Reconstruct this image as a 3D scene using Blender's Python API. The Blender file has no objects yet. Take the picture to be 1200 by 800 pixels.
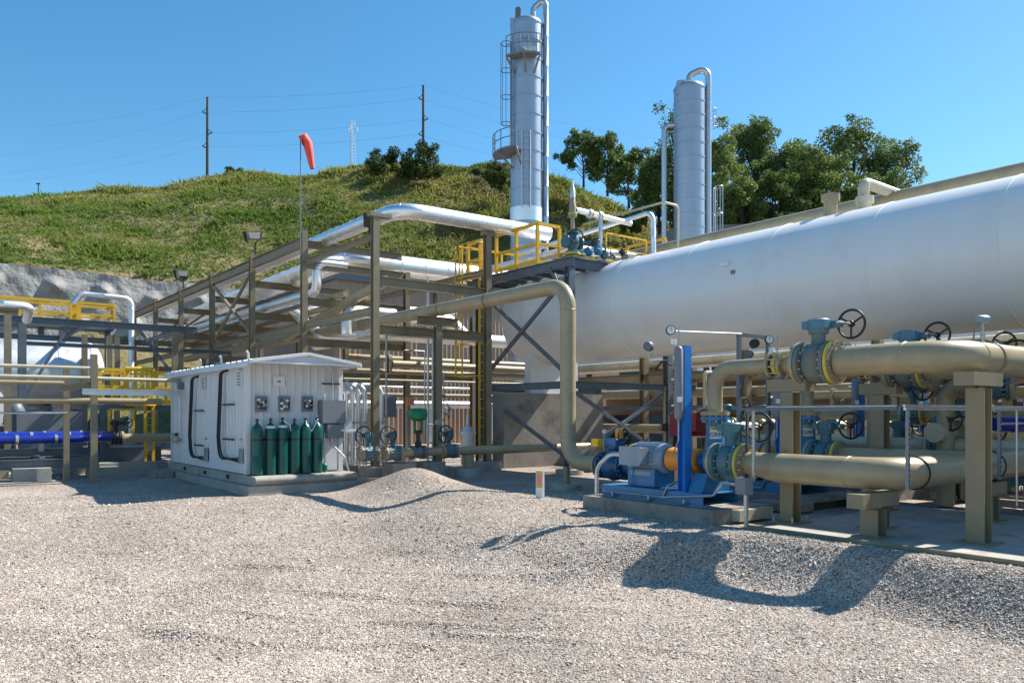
import bpy, bmesh, math, random
import numpy as np
from mathutils import Vector, Matrix, noise
R = math.radians
random.seed(7); rng = np.random.default_rng(7)
SC = bpy.context.scene
COL = SC.collection

# ------------------------------------------------------------------ camera
EYE = 1.75; FPX = 930.0; HOR = 485.0; AZ = R(37.4)
CA, SA = math.cos(AZ), math.sin(AZ)
cam_d = bpy.data.cameras.new('camera'); cam = bpy.data.objects.new('camera', cam_d); COL.objects.link(cam)
cam.location = (0, 0, EYE); cam.rotation_euler = (R(90), 0, -AZ)
cam_d.sensor_width = 36; cam_d.lens = FPX / 1200 * 36; cam_d.shift_y = (HOR - 400) / 1200
cam_d.clip_start = 0.1; cam_d.clip_end = 4000
SC.camera = cam

# ------------------------------------------------------------------ sky, sun, exposure
SUN_EL = R(46); SUN_AZ = R(-9); SUN_DIR = Vector((math.cos(SUN_AZ) * math.cos(SUN_EL), math.sin(SUN_AZ) * math.cos(SUN_EL), math.sin(SUN_EL)))
w = bpy.data.worlds.new('World'); SC.world = w; w.use_nodes = True
nt = w.node_tree; nt.nodes.clear()
sky = nt.nodes.new('ShaderNodeTexSky'); sky.sky_type = 'NISHITA'; sky.sun_disc = False
sky.sun_elevation = SUN_EL; sky.sun_rotation = math.atan2(SUN_DIR.x, SUN_DIR.y)
sky.air_density = 1.0; sky.dust_density = 0.35; sky.ozone_density = 3.0; sky.altitude = 300
bg = nt.nodes.new('ShaderNodeBackground'); bg.inputs['Strength'].default_value = 0.1
wo = nt.nodes.new('ShaderNodeOutputWorld')
hs = nt.nodes.new('ShaderNodeHueSaturation'); hs.inputs['Saturation'].default_value = 1.26; hs.inputs['Hue'].default_value = 0.488
nt.links.new(sky.outputs[0], hs.inputs['Color']); nt.links.new(hs.outputs[0], bg.inputs[0]); nt.links.new(bg.outputs[0], wo.inputs[0])
sd = bpy.data.lights.new('sun', 'SUN'); sd.energy = 5.0; sd.angle = R(0.53); sd.color = (1, 0.94, 0.84)
so = bpy.data.objects.new('sun', sd); COL.objects.link(so)
so.rotation_euler = (-SUN_DIR).to_track_quat('-Z', 'Y').to_euler()
SC.view_settings.view_transform = 'Standard'; SC.view_settings.look = 'None'
SC.view_settings.exposure = 0.88; SC.view_settings.gamma = 1
SC.cycles.max_bounces = 6; SC.cycles.diffuse_bounces = 3; SC.cycles.glossy_bounces = 4
SC.cycles.caustics_reflective = False; SC.cycles.caustics_refractive = False

# ------------------------------------------------------------------ measuring: where a sight line meets a plane of the place
def ray(px, py):
    t = (px - 600) / FPX
    return (SA + CA * t, CA - SA * t, (HOR - py) / FPX)
def onX(px, py, X): a = ray(px, py); d = X / a[0]; return Vector((X, d * a[1], EYE + d * a[2]))
def onY(px, py, Y): a = ray(px, py); d = Y / a[1]; return Vector((d * a[0], Y, EYE + d * a[2]))
def atD(px, py, d): a = ray(px, py); return Vector((d * a[0], d * a[1], EYE + d * a[2]))
def smooth(a, b, x):
    t = np.clip((x - a) / (b - a), 0, 1); return t * t * (3 - 2 * t)

# ------------------------------------------------------------------ mesh builder
class MB:
    def __init__(s): s.v = []; s.f = []
    def add(s, vs, fs):
        n = len(s.v); s.v += [tuple(v) for v in vs]; s.f += [tuple(i + n for i in f) for f in fs]; return s
    def box(s, c, size, rz=0.0):
        x, y, z = (q / 2 for q in size); c = Vector(c); m = Matrix.Rotation(rz, 3, 'Z')
        vs = [c + m @ Vector((i * x, j * y, k * z)) for k in (-1, 1) for j in (-1, 1) for i in (-1, 1)]
        return s.add(vs, [(0, 2, 3, 1), (4, 5, 7, 6), (0, 1, 5, 4), (2, 6, 7, 3), (0, 4, 6, 2), (1, 3, 7, 5)])
    def prism(s, poly, vec):
        n = len(poly); vec = Vector(vec); vs = [Vector(p) for p in poly] + [Vector(p) + vec for p in poly]
        return s.add(vs, [tuple(range(n))[::-1], tuple(range(n, 2 * n))] + [(i, (i + 1) % n, n + (i + 1) % n, n + i) for i in range(n)])
    def frame(s, p, q, up=(0, 0, 1)):
        p, q = Vector(p), Vector(q); d = (q - p).normalized(); up = Vector(up)
        if abs(d.dot(up)) > .98: up = Vector((0, 1, 0)) if abs(d.y) < .9 else Vector((1, 0, 0))
        a = d.cross(up).normalized(); return p, q, d, a, a.cross(d).normalized()
    def section(s, p, q, pts, up=(0, 0, 1)):
        p, q, d, a, b = s.frame(p, q, up); return s.prism([p + a * x + b * y for x, y in pts], q - p)
    def bar(s, p, q, w, h=None, up=(0, 0, 1)):
        h = h or w; return s.section(p, q, [(-w/2, -h/2), (w/2, -h/2), (w/2, h/2), (-w/2, h/2)], up)
    def ibeam(s, p, q, w, h, up=(0, 0, 1), t=None):
        t = t or max(.012, .07 * h); u = t * .75 / 2
        return s.section(p, q, [(-w/2, -h/2), (w/2, -h/2), (w/2, -h/2+t), (u, -h/2+t), (u, h/2-t), (w/2, h/2-t), (w/2, h/2),
                                (-w/2, h/2), (-w/2, h/2-t), (-u, h/2-t), (-u, -h/2+t), (-w/2, -h/2+t)], up)
    def channel(s, p, q, w, h, up=(0, 0, 1), t=None):
        t = t or max(.01, .08 * h)
        return s.section(p, q, [(-w/2, -h/2), (w/2, -h/2), (w/2, -h/2+t), (-w/2+t, -h/2+t), (-w/2+t, h/2-t), (w/2, h/2-t), (w/2, h/2), (-w/2, h/2)], up)
    def sweep(s, pts, r, seg=16, cap=True):
        pts = [Vector(p) for p in pts]; n = len(pts); rs = r if hasattr(r, '__len__') else [r] * n
        d0 = (pts[1] - pts[0]).normalized(); a = d0.orthogonal().normalized(); vs = []
        for i in range(n):
            d = (pts[min(i + 1, n - 1)] - pts[max(i - 1, 0)])
            d = d.normalized() if d.length > 1e-9 else d0
            a = (a - d * a.dot(d)).normalized(); b = d.cross(a)
            for k in range(seg):
                th = 2 * math.pi * k / seg; vs.append(pts[i] + (a * math.cos(th) + b * math.sin(th)) * rs[i])
        fs = [(i*seg+k, i*seg+(k+1) % seg, (i+1)*seg+(k+1) % seg, (i+1)*seg+k) for i in range(n-1) for k in range(seg)]
        if cap: fs += [tuple(range(seg))[::-1], tuple(range((n-1)*seg, n*seg))]
        return s.add(vs, fs)
    def tube(s, pts, r, seg=16, bend=None, cap=True):
        return s.sweep(fillet(pts, bend if bend is not None else 3 * r), r, seg, cap)
    def lathe(s, prof, o, ax=(0, 0, 1), seg=24, cap=True):
        o, ax = Vector(o), Vector(ax).normalized(); a = ax.orthogonal().normalized(); b = ax.cross(a); vs = []
        for r, h in prof:
            for k in range(seg):
                th = 2 * math.pi * k / seg; vs.append(o + ax * h + (a * math.cos(th) + b * math.sin(th)) * max(r, 1e-4))
        n = len(prof)
        fs = [(i*seg+k, i*seg+(k+1) % seg, (i+1)*seg+(k+1) % seg, (i+1)*seg+k) for i in range(n-1) for k in range(seg)]
        if cap: fs += [tuple(range(seg))[::-1], tuple(range((n-1)*seg, n*seg))]
        return s.add(vs, fs)
    def torus(s, c, ax, RR, r, seg=28, sg=8, a0=0, a1=2 * math.pi):
        c, ax = Vector(c), Vector(ax).normalized(); a = ax.orthogonal().normalized(); b = ax.cross(a); full = a1 - a0 > 6.2
        n = seg if full else seg + 1; vs = []
        for i in range(n):
            th = a0 + (a1 - a0) * i / seg; u = a * math.cos(th) + b * math.sin(th)
            for k in range(sg):
                ph = 2 * math.pi * k / sg; vs.append(c + u * (RR + r * math.cos(ph)) + ax * r * math.sin(ph))
        m = n if full else n - 1
        return s.add(vs, [(i*sg+k, ((i+1) % n)*sg+k, ((i+1) % n)*sg+(k+1) % sg, i*sg+(k+1) % sg) for i in range(m) for k in range(sg)])
    def build(s, name, mat, parent=None, ang=38, kind=None, label=None):
        me = bpy.data.meshes.new(name); L = Vector((0, 0, 0))
        if parent is not None:
            p = parent
            while p is not None: L = L + p.location; p = p.parent
        me.from_pydata([(v[0]-L.x, v[1]-L.y, v[2]-L.z) for v in s.v], [], s.f); me.validate()
        me.materials.append(M[mat] if isinstance(mat, str) else mat)
        me.shade_smooth(); me.set_sharp_from_angle(angle=R(ang))
        o = bpy.data.objects.new(name, me); COL.objects.link(o); o.parent = parent
        if kind: o['kind'] = kind
        if label: o['label'] = label
        return o
def fillet(pts, bend):
    pts = [Vector(p) for p in pts]; out = [pts[0]]
    for i in range(1, len(pts) - 1):
        a, b, c = pts[i-1], pts[i], pts[i+1]; u, v = (a-b), (c-b); lu, lv = u.length, v.length; u.normalize(); v.normalize()
        ang = u.angle(v)
        if ang > 3.1: out.append(b); continue
        t = min(bend / math.tan(ang / 2), lu * .49, lv * .49); rr = t * math.tan(ang / 2)
        p, q = b + u * t, b + v * t; cen = b + (u + v).normalized() * (rr / math.sin(ang / 2)); n = 7
        e0, e1 = p - cen, q - cen; tot = e0.angle(e1); ax = e0.cross(e1).normalized()
        for k in range(n + 1): out.append(cen + Matrix.Rotation(tot * k / n, 3, ax) @ e0)
    out.append(pts[-1]); return out
def thing(name, label, cat, loc=(0, 0, 0), group=None):
    o = bpy.data.objects.new(name, None); COL.objects.link(o); o.location = loc; o.empty_display_size = .2
    o['label'] = label; o['category'] = cat
    if group: o['group'] = group
    return o
def tag(o, label, cat, group=None, kind=None):
    o['label'] = label; o['category'] = cat
    if group: o['group'] = group
    if kind: o['kind'] = kind
    return o
def copy_tree(o, parent=None, loc=None, label=None, rz=None):
    c = o.copy(); COL.objects.link(c); c.parent = parent
    if loc is not None: c.location = loc
    if rz is not None: c.rotation_euler = (0, 0, rz)
    if label: c['label'] = label
    for ch in list(o.children): copy_tree(ch, c)
    return c
def piece(proto, parent, loc=(0, 0, 0), rz=0.0):
    c = proto.copy(); COL.objects.link(c); c.parent = parent; c.location = loc; c.rotation_euler = (0, 0, rz); return c

# ------------------------------------------------------------------ materials
M = {}
def mat(name, col, rough=.5, metal=0.0, var=.12, scale=3.0, bump=0.0, bscale=60.0, dirt=None, dirt_amt=.5, dscale=1.3, spec=.5, stretch=None, bdist=.02):
    m = bpy.data.materials.new(name); m.use_nodes = True; n = m.node_tree; b = n.nodes['Principled BSDF']; M[name] = m
    N = lambda t: n.nodes.new(t); K = n.links.new
    tc = N('ShaderNodeTexCoord'); mp = N('ShaderNodeMapping'); K(tc.outputs['Object'], mp.inputs[0])
    if stretch: mp.inputs['Scale'].default_value = stretch
    no = N('ShaderNodeTexNoise'); no.inputs['Scale'].default_value = scale; no.inputs['Detail'].default_value = 6; no.inputs['Roughness'].default_value = .65
    K(mp.outputs[0], no.inputs['Vector'])
    mr = N('ShaderNodeMapRange'); mr.inputs[1].default_value = .3; mr.inputs[2].default_value = .7
    mr.inputs[3].default_value = 1 - var; mr.inputs[4].default_value = 1 + var; K(no.outputs[0], mr.inputs[0])
    mx = N('ShaderNodeMix'); mx.data_type = 'RGBA'; mx.blend_type = 'MULTIPLY'; mx.inputs[0].default_value = 1
    mx.inputs['A'].default_value = (*col, 1); K(mr.outputs[0], mx.inputs['B']); out = mx.outputs['Result']
    if dirt:
        n2 = N('ShaderNodeTexNoise'); n2.inputs['Scale'].default_value = dscale; n2.inputs['Detail'].default_value = 8; n2.inputs['Roughness'].default_value = .7
        K(mp.outputs[0], n2.inputs['Vector'])
        r2 = N('ShaderNodeMapRange'); r2.inputs[1].default_value = .5; r2.inputs[2].default_value = .72; r2.inputs[4].default_value = dirt_amt; K(n2.outputs[0], r2.inputs[0])
        m2 = N('ShaderNodeMix'); m2.data_type = 'RGBA'; m2.inputs['B'].default_value = (*dirt, 1); K(r2.outputs[0], m2.inputs[0]); K(out, m2.inputs['A']); out = m2.outputs['Result']
    K(out, b.inputs['Base Color'])
    rr = N('ShaderNodeMapRange'); rr.inputs[3].default_value = max(0, rough - .08); rr.inputs[4].default_value = min(1, rough + .08); K(no.outputs[0], rr.inputs[0]); K(rr.outputs[0], b.inputs['Roughness'])
    b.inputs['Metallic'].default_value = metal; b.inputs['Specular IOR Level'].default_value = spec
    if bump:
        nb = N('ShaderNodeTexNoise'); nb.inputs['Scale'].default_value = bscale; nb.inputs['Detail'].default_value = 4; K(mp.outputs[0], nb.inputs['Vector'])
        bp = N('ShaderNodeBump'); bp.inputs['Strength'].default_value = bump; bp.inputs['Distance'].default_value = bdist; K(nb.outputs[0], bp.inputs['Height']); K(bp.outputs[0], b.inputs['Normal'])
    return m
mat('concrete', (.36, .345, .31), .85, var=.18, scale=2.5, bump=.25, bscale=40, dirt=(.17, .155, .13), dirt_amt=.7)
mat('old_concrete', (.27, .25, .22), .9, var=.25, scale=1.6, bump=.35, bscale=30, dirt=(.07, .065, .06), dirt_amt=.75)
mat('shotcrete', (.29, .287, .28), .95, var=.25, scale=.9, bump=.7, bscale=3.0, bdist=.16, dirt=(.15, .145, .14), dirt_amt=.75, dscale=.4)
mat('shaded_shotcrete', (.15, .16, .17), .95, var=.2, scale=.5, bump=.5, bscale=5)  # shotcrete again, shade of the hill-foot wall put into its colour
mat('tan_steel', (.25, .205, .13), .5, var=.12, scale=2, bump=.05, dirt=(.11, .09, .065), dirt_amt=.45)
mat('tan_pipe', (.36, .295, .18), .36, var=.12, scale=2, bump=.05, bscale=14, dirt=(.22, .17, .11), dirt_amt=.55, dscale=1.6)
mat('cream_paint', (.50, .46, .34), .45, var=.1, scale=2, dirt=(.25, .2, .14), dirt_amt=.4)
mat('tank_white', (.80, .80, .79), .32, var=.04, scale=.8, bump=.03, bscale=5, dirt=(.60, .57, .52), dirt_amt=.4, dscale=.8, stretch=(1, 1, .35))
mat('aluminium', (.90, .90, .90), .46, metal=1.0, var=.05, scale=4, bump=.012, bscale=9)
mat('aluminium_dull', (.70, .71, .72), .5, metal=.85, var=.1, scale=2.5, bump=.02, bscale=8)
mat('tower_paint', (.42, .46, .52), .42, metal=.7, var=.06, scale=1.2, bump=.05, bscale=8)
mat('galvanised', (.55, .56, .57), .38, metal=.85, var=.14, scale=6, bump=.05)
mat('bluegrey_steel', (.12, .145, .17), .5, var=.14, scale=2, dirt=(.05, .055, .06), dirt_amt=.5)
mat('safety_yellow', (.85, .50, .015), .45, var=.1, scale=3, dirt=(.45, .25, .03), dirt_amt=.4)
mat('tape_yellow', (.62, .48, .03), .5, var=.15, scale=6)
mat('pump_blue', (.035, .19, .40), .42, var=.12, scale=3, dirt=(.03, .10, .19), dirt_amt=.5)
mat('post_blue', (.015, .19, .58), .4, var=.08)
mat('motor_blue', (.24, .31, .38), .4, var=.12, dirt=(.06, .10, .15), dirt_amt=.5)
mat('valve_teal', (.055, .16, .20), .45, var=.2, scale=4, dirt=(.16, .09, .05), dirt_amt=.6, dscale=2.5)
mat('valve_rust', (.13, .19, .18), .6, var=.25, scale=4, dirt=(.24, .10, .045), dirt_amt=.9, dscale=1.9)
mat('valve_blue', (.015, .085, .20), .4, var=.12, dirt=(.01, .03, .07), dirt_amt=.5)
mat('cobalt', (.008, .028, .28), .35, var=.1)
mat('wheel_blue', (.01, .02, .25), .4)
mat('black_rubber', (.012, .012, .013), .5, var=.1)
mat('black_iron', (.02, .019, .018), .5, var=.2)
mat('bolt_steel', (.42, .40, .36), .4, metal=.7, var=.3, scale=20)
mat('guard_orange', (.85, .30, .03), .4, var=.06)
mat('cylinder_green', (.004, .085, .07), .3, var=.12, scale=3, dirt=(.003, .05, .04), dirt_amt=.5)
mat('actuator_green', (.0, .17, .07), .4)
mat('red_paint', (.33, .015, .02), .45, var=.1)
mat('shed_white', (.66, .675, .69), .45, var=.04, scale=1.5, dirt=(.50, .49, .46), dirt_amt=.22, dscale=1.1, stretch=(1, 1, .3))
mat('shed_trim', (.74, .75, .76), .4, var=.04)
mat('box_grey', (.20, .215, .235), .5, var=.06)
mat('brown_siding', (.42, .285, .20), .5, var=.08, scale=.6, stretch=(1, 1, .2), dirt=(.33, .21, .15), dirt_amt=.4)
mat('roof_grey', (.16, .175, .20), .45, var=.08)
mat('brown_trim', (.10, .05, .03), .5)
mat('white_paint', (.76, .76, .74), .5, var=.05)
mat('label_orange', (.75, .30, .2), .5)
mat('wood_pole', (.075, .055, .04), .8, var=.2, stretch=(1, 1, .1))
mat('wire_dark', (.05, .055, .06), .6)
mat('wire_grey', (.25, .33, .42), .6)
mat('sunlit_conduit', (.80, .81, .82), .35, metal=.5, var=.06)  # conduit metal lightened to stand in for sunlight the rack blocks
mat('gearbox_blue', (.07, .19, .28), .45, var=.15, dirt=(.05, .1, .13), dirt_amt=.5)
mat('windsock', (.85, .09, .05), .7, var=.08)
mat('glass_lamp', (.5, .52, .5), .15, metal=.3)
mat('gauge_face', (.8, .8, .78), .3)
mat('bark', (.06, .048, .036), .9, var=.3, scale=8, bump=.4)
mat('hazard_print', (.02, .02, .02), .6)

# ------------------------------------------------------------------ ground
def vnoise(x, y, s, seed=0):
    xs, ys = x / s + seed * 17.3, y / s - seed * 9.1
    xi, yi = np.floor(xs), np.floor(ys); fx, fy = xs - xi, ys - yi; fx, fy = fx*fx*(3-2*fx), fy*fy*(3-2*fy)
    h = lambda a, b: np.modf(np.abs(np.sin(a * 127.1 + b * 311.7 + seed * 74.7) * 43758.5453))[0]
    return (h(xi, yi)*(1-fx) + h(xi+1, yi)*fx)*(1-fy) + (h(xi, yi+1)*(1-fx) + h(xi+1, yi+1)*fx)*fy - .5
def gz(X, Y):
    X, Y = np.asarray(X, float), np.asarray(Y, float)
    low = -.56 + .34 * smooth(8, 18, Y) + .17 * smooth(22, 34, Y)
    wx = vnoise(X * 0, Y, 2.3, 3) * .5
    x1 = 9.9 + wx * .25 - 1.45 * smooth(6.5, 8.3, Y) + 1.9 * smooth(12, 17, Y); x0 = x1 - 1.2 - wx * .3 - 1.3 * smooth(6.8, 9.5, Y)
    z = low + (-.03 - low) * smooth(x0, x1, X)
    z = z + .42 * np.exp(-(((X - 10.1) / .85) ** 2 + ((Y - 17.2) / 1.1) ** 2)) + .12 * np.exp(-(((X - 9.6) / .9) ** 2 + ((Y - 14.6) / 2.2) ** 2)) + .06 * np.exp(-(((X - 9.8) / .4) ** 2)) * smooth(2, 4, Y) * smooth(8.5, 7, Y)
    near = smooth(14, 9.6, X) * smooth(10.2, 9.6, X)
    z = z + (vnoise(X, Y, 1.3, 1) * .05 + vnoise(X, Y, .45, 2) * .028) * near
    fl = smooth(8.8, 7.6, X); ac = X * .607 + Y * .794 + vnoise(X, Y, 2.2, 5) * .35; al = X * .794 - Y * .607     # raked ridges and wheel ruts across the yard
    tr = np.sin(ac * 3.1) * .012
    for c_, a_, w_, l0, l1 in ((7.9, -.12, .10, -4.2, -.5), (8.6, -.18, .09, -3.6, .8), (9.6, -.22, .10, -3.2, 1.6), (10.9, -.2, .1, -4.5, 1.0), (12.3, -.15, .1, -4.8, .6), (8.2, -.3, .08, -1.0, 2.2)):
        dd = ac - (c_ + a_ * al); tr = tr + (.035 * np.exp(-(dd / w_) ** 2) - .022 * np.exp(-((dd + .2) / w_) ** 2)) * smooth(l0, l0 + .6, al) * smooth(l1, l1 - .6, al) * (.55 + vnoise(X, Y, .6, 6))
    return z + tr * fl
def lines(a, b, step, far):
    core = np.arange(a, b, step); k = 1.22; o = []; d = step
    while not o or o[-1] < far: d *= k; o.append((o[-1] if o else 0) + d)
    o = np.array(o); return np.concatenate([(a - o)[::-1], core, core[-1] + o])
def mesh_np(name, V, F, m, kind=None, uvs=None):
    me = bpy.data.meshes.new(name); V = np.asarray(V, np.float32); F = np.asarray(F, np.int32); k = F.shape[1]
    me.vertices.add(len(V)); me.vertices.foreach_set('co', V.ravel()); me.loops.add(F.size); me.loops.foreach_set('vertex_index', F.ravel())
    me.polygons.add(len(F)); me.polygons.foreach_set('loop_start', np.arange(0, F.size, k, dtype=np.int32)); me.polygons.foreach_set('loop_total', np.full(len(F), k, np.int32))
    me.update(calc_edges=True); me.validate(); me.materials.append(M[m]); o = bpy.data.objects.new(name, me); COL.objects.link(o)
    if kind: o['kind'] = kind
    return o
def grid_faces(nx, ny):
    i, j = np.meshgrid(np.arange(nx - 1), np.arange(ny - 1), indexing='ij'); a = (i * ny + j).ravel()
    return np.stack([a, a + ny, a + ny + 1, a + 1], 1)

def gravel_mat():
    m = bpy.data.materials.new('gravel'); m.use_nodes = True; n = m.node_tree; b = n.nodes['Principled BSDF']; M['gravel'] = m
    N = lambda t: n.nodes.new(t); K = n.links.new
    tc = N('ShaderNodeTexCoord')
    vo = N('ShaderNodeTexVoronoi'); vo.inputs['Scale'].default_value = 45; K(tc.outputs['Object'], vo.inputs['Vector'])
    v2 = N('ShaderNodeTexVoronoi'); v2.inputs['Scale'].default_value = 11; K(tc.outputs['Object'], v2.inputs['Vector'])
    sp = N('ShaderNodeSeparateColor'); K(vo.outputs['Color'], sp.inputs[0])
    cr = N('ShaderNodeValToRGB'); e = cr.color_ramp.elements; e[0].position = 0; e[0].color = (.12, .095, .075, 1); e[1].position = 1; e[1].color = (.64, .58, .52, 1)
    for p, c in ((.2, (.265, .21, .17)), (.55, (.435, .367, .315)), (.85, (.535, .465, .405))): q = e.new(p); q.color = (*c, 1)
    K(sp.outputs[0], cr.inputs[0])
    ln = N('ShaderNodeTexNoise'); ln.inputs['Scale'].default_value = .5; ln.inputs['Detail'].default_value = 5; K(tc.outputs['Object'], ln.inputs['Vector'])
    lr = N('ShaderNodeMapRange'); lr.inputs[1].default_value = .3; lr.inputs[2].default_value = .7; lr.inputs[3].default_value = .74; lr.inputs[4].default_value = 1.14; K(ln.outputs[0], lr.inputs[0])
    mx = N('ShaderNodeMix'); mx.data_type = 'RGBA'; mx.blend_type = 'MULTIPLY'; mx.inputs[0].default_value = 1; K(cr.outputs[0], mx.inputs['A']); K(lr.outputs[0], mx.inputs['B'])
    K(mx.outputs['Result'], b.inputs['Base Color']); b.inputs['Roughness'].default_value = .9; b.inputs['Specular IOR Level'].default_value = .25
    ad = N('ShaderNodeMath'); ad.operation = 'ADD'; K(vo.outputs['Distance'], ad.inputs[0]); K(v2.outputs['Distance'], ad.inputs[1])
    bp = N('ShaderNodeBump'); bp.invert = True; bp.inputs['Strength'].default_value = .8; bp.inputs['Distance'].default_value = .03; K(ad.outputs[0], bp.inputs['Height']); K(bp.outputs[0], b.inputs['Normal'])
gravel_mat()
def stone_mat():
    m = bpy.data.materials.new('stone'); m.use_nodes = True; n = m.node_tree; b = n.nodes['Principled BSDF']; M['stone'] = m
    N = lambda t: n.nodes.new(t); K = n.links.new
    oi = N('ShaderNodeObjectInfo'); cr = N('ShaderNodeValToRGB'); e = cr.color_ramp.elements
    e[0].position = 0; e[0].color = (.23, .19, .155, 1); e[1].position = 1; e[1].color = (.68, .62, .55, 1)
    for p, c in ((.15, (.33, .265, .215)), (.5, (.475, .405, .345)), (.8, (.56, .49, .425))): q = e.new(p); q.color = (*c, 1)
    K(oi.outputs['Random'], cr.inputs[0])
    def patch(sc, lo_, hi_):
        t = N('ShaderNodeTexNoise'); t.inputs['Scale'].default_value = sc; t.inputs['Detail'].default_value = 5; K(oi.outputs['Location'], t.inputs['Vector']); q = N('ShaderNodeMapRange'); q.inputs[1].default_value = .33; q.inputs[2].default_value = .67; q.inputs[3].default_value = lo_; q.inputs[4].default_value = hi_; K(t.outputs[0], q.inputs[0]); return q
    p1 = patch(.45, .80, 1.10); p2 = patch(2.2, .86, 1.10); mu = N('ShaderNodeMath'); mu.operation = 'MULTIPLY'; K(p1.outputs[0], mu.inputs[0]); K(p2.outputs[0], mu.inputs[1])
    mx = N('ShaderNodeMix'); mx.data_type = 'RGBA'; mx.blend_type = 'MULTIPLY'; mx.inputs[0].default_value = 1; K(cr.outputs[0], mx.inputs['A']); K(mu.outputs[0], mx.inputs['B']); K(mx.outputs['Result'], b.inputs['Base Color']); b.inputs['Roughness'].default_value = .85; b.inputs['Specular IOR Level'].default_value = .3
stone_mat()

gxs = lines(-6, 13, .085, 1500); gys = lines(-2, 22, .085, 1500)
GX, GY = np.meshgrid(gxs, gys, indexing='ij')
ground = mesh_np('ground', np.stack([GX, GY, gz(GX, GY)], -1).reshape(-1, 3), grid_faces(len(gxs), len(gys)), 'gravel', 'structure')
ground.data.shade_smooth(); ground['label'] = 'grey crushed stone yard sloping down from the pump pad'

# loose stones over the near ground, one mass
def gravel_stones():
    n = 560000; pts = []
    u = rng.random(n); v = rng.random(n)
    d = 1 / (1/5.2 + u * (1/19.0 - 1/5.2)); t = (v * 2 - 1) * .92      # denser towards the camera, as wide as a step aside needs
    X = d * (SA + CA * t); Y = d * (CA - SA * t); keep = (X < 10.15) | (Y > 11.6)
    shed = (X > 6.2) & (X < 9.6) & (Y > 18.4); keep &= ~shed
    X, Y, d = X[keep], Y[keep], d[keep]; Z = gz(X, Y)
    me = bpy.data.meshes.new('gravel_stones'); me.vertices.add(len(X)); me.vertices.foreach_set('co', np.stack([X, Y, Z], 1).astype(np.float32).ravel())
    s = (.0047 + .007 * rng.random(len(X)) ** 2.5 + .009 * (rng.random(len(X)) > .975) + .014 * (rng.random(len(X)) > .9985)) * (.75 + .05 * d)
    a = me.attributes.new('size', 'FLOAT', 'POINT'); a.data.foreach_set('value', s.astype(np.float32))
    a = me.attributes.new('spin', 'FLOAT_VECTOR', 'POINT'); a.data.foreach_set('vector', (rng.random((len(X), 3)) * np.array([1.1, 1.1, 6.28]) - np.array([.55, .55, 0])).astype(np.float32).ravel())
    o = bpy.data.objects.new('gravel_stones', me); COL.objects.link(o); tag(o, 'loose crushed stones covering the yard in front', 'gravel', kind='stuff')
    ng = bpy.data.node_groups.new('stones', 'GeometryNodeTree'); ng.interface.new_socket('Geometry', in_out='INPUT', socket_type='NodeSocketGeometry'); ng.interface.new_socket('Geometry', in_out='OUTPUT', socket_type='NodeSocketGeometry')
    N = ng.nodes.new; K = ng.links.new; gi = N('NodeGroupInput'); go = N('NodeGroupOutput')
    g2i = N('GeometryNodeGeometryToInstance')
    for k in range(3):
        ic = N('GeometryNodeMeshIcoSphere'); ic.inputs['Radius'].default_value = 1; ic.inputs['Subdivisions'].default_value = 1
        sp = N('GeometryNodeSetPosition'); wn = N('ShaderNodeTexWhiteNoise'); wn.noise_dimensions = '4D'; wn.inputs['W'].default_value = k * 3.7
        ps = N('GeometryNodeInputPosition'); K(ps.outputs[0], wn.inputs['Vector'])
        sc = N('ShaderNodeVectorMath'); sc.operation = 'MULTIPLY_ADD'; sc.inputs[1].default_value = (.9, .9, .7); sc.inputs[2].default_value = (-.45, -.45, -.35); K(wn.outputs['Color'], sc.inputs[0])
        K(ic.outputs[0], sp.inputs['Geometry']); K(sc.outputs[0], sp.inputs['Offset'])
        tf = N('GeometryNodeTransform'); tf.inputs['Scale'].default_value = ((1.35, 1.0, .55), (1.15, 1.05, .6), (1.6, .9, .5))[k]; K(sp.outputs[0], tf.inputs[0])
        sm = N('GeometryNodeSetMaterial'); sm.inputs['Material'].default_value = M['stone']; K(tf.outputs[0], sm.inputs[0]); K(sm.outputs[0], g2i.inputs[0])
    mp = N('GeometryNodeMeshToPoints'); K(gi.outputs[0], mp.inputs[0])
    ip = N('GeometryNodeInstanceOnPoints'); ip.inputs['Pick Instance'].default_value = True; K(mp.outputs[0], ip.inputs['Points']); K(g2i.outputs[0], ip.inputs['Instance'])
    ri = N('FunctionNodeRandomValue'); ri.data_type = 'INT'; ri.inputs[4].default_value = 0; ri.inputs[5].default_value = 2; K(ri.outputs[2], ip.inputs['Instance Index'])
    a1 = N('GeometryNodeInputNamedAttribute'); a1.data_type = 'FLOAT'; a1.inputs[0].default_value = 'size'
    a2 = N('GeometryNodeInputNamedAttribute'); a2.data_type = 'FLOAT_VECTOR'; a2.inputs[0].default_value = 'spin'
    K(a1.outputs[0], ip.inputs['Scale']); K(a2.outputs[0], ip.inputs['Rotation']); K(ip.outputs[0], go.inputs[0])
    md = o.modifiers.new('stones', 'NODES'); md.node_group = ng; me.materials.append(M['stone'])
gravel_stones()

# concrete pad of the pump bay with its steel edge
pad = MB(); pad.box((12.75, .85, -.12), (4.9, 13.3, .24)); o = pad.build('concrete_pad', 'concrete', kind='structure'); o['label'] = 'stained concrete pad under the tan pipe supports'
e = MB(); e.bar((10.285, -5.8, -.02), (10.285, 7.5, -.02), .03, .14); o = e.build('edge_angle', 'tan_steel', o)

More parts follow.
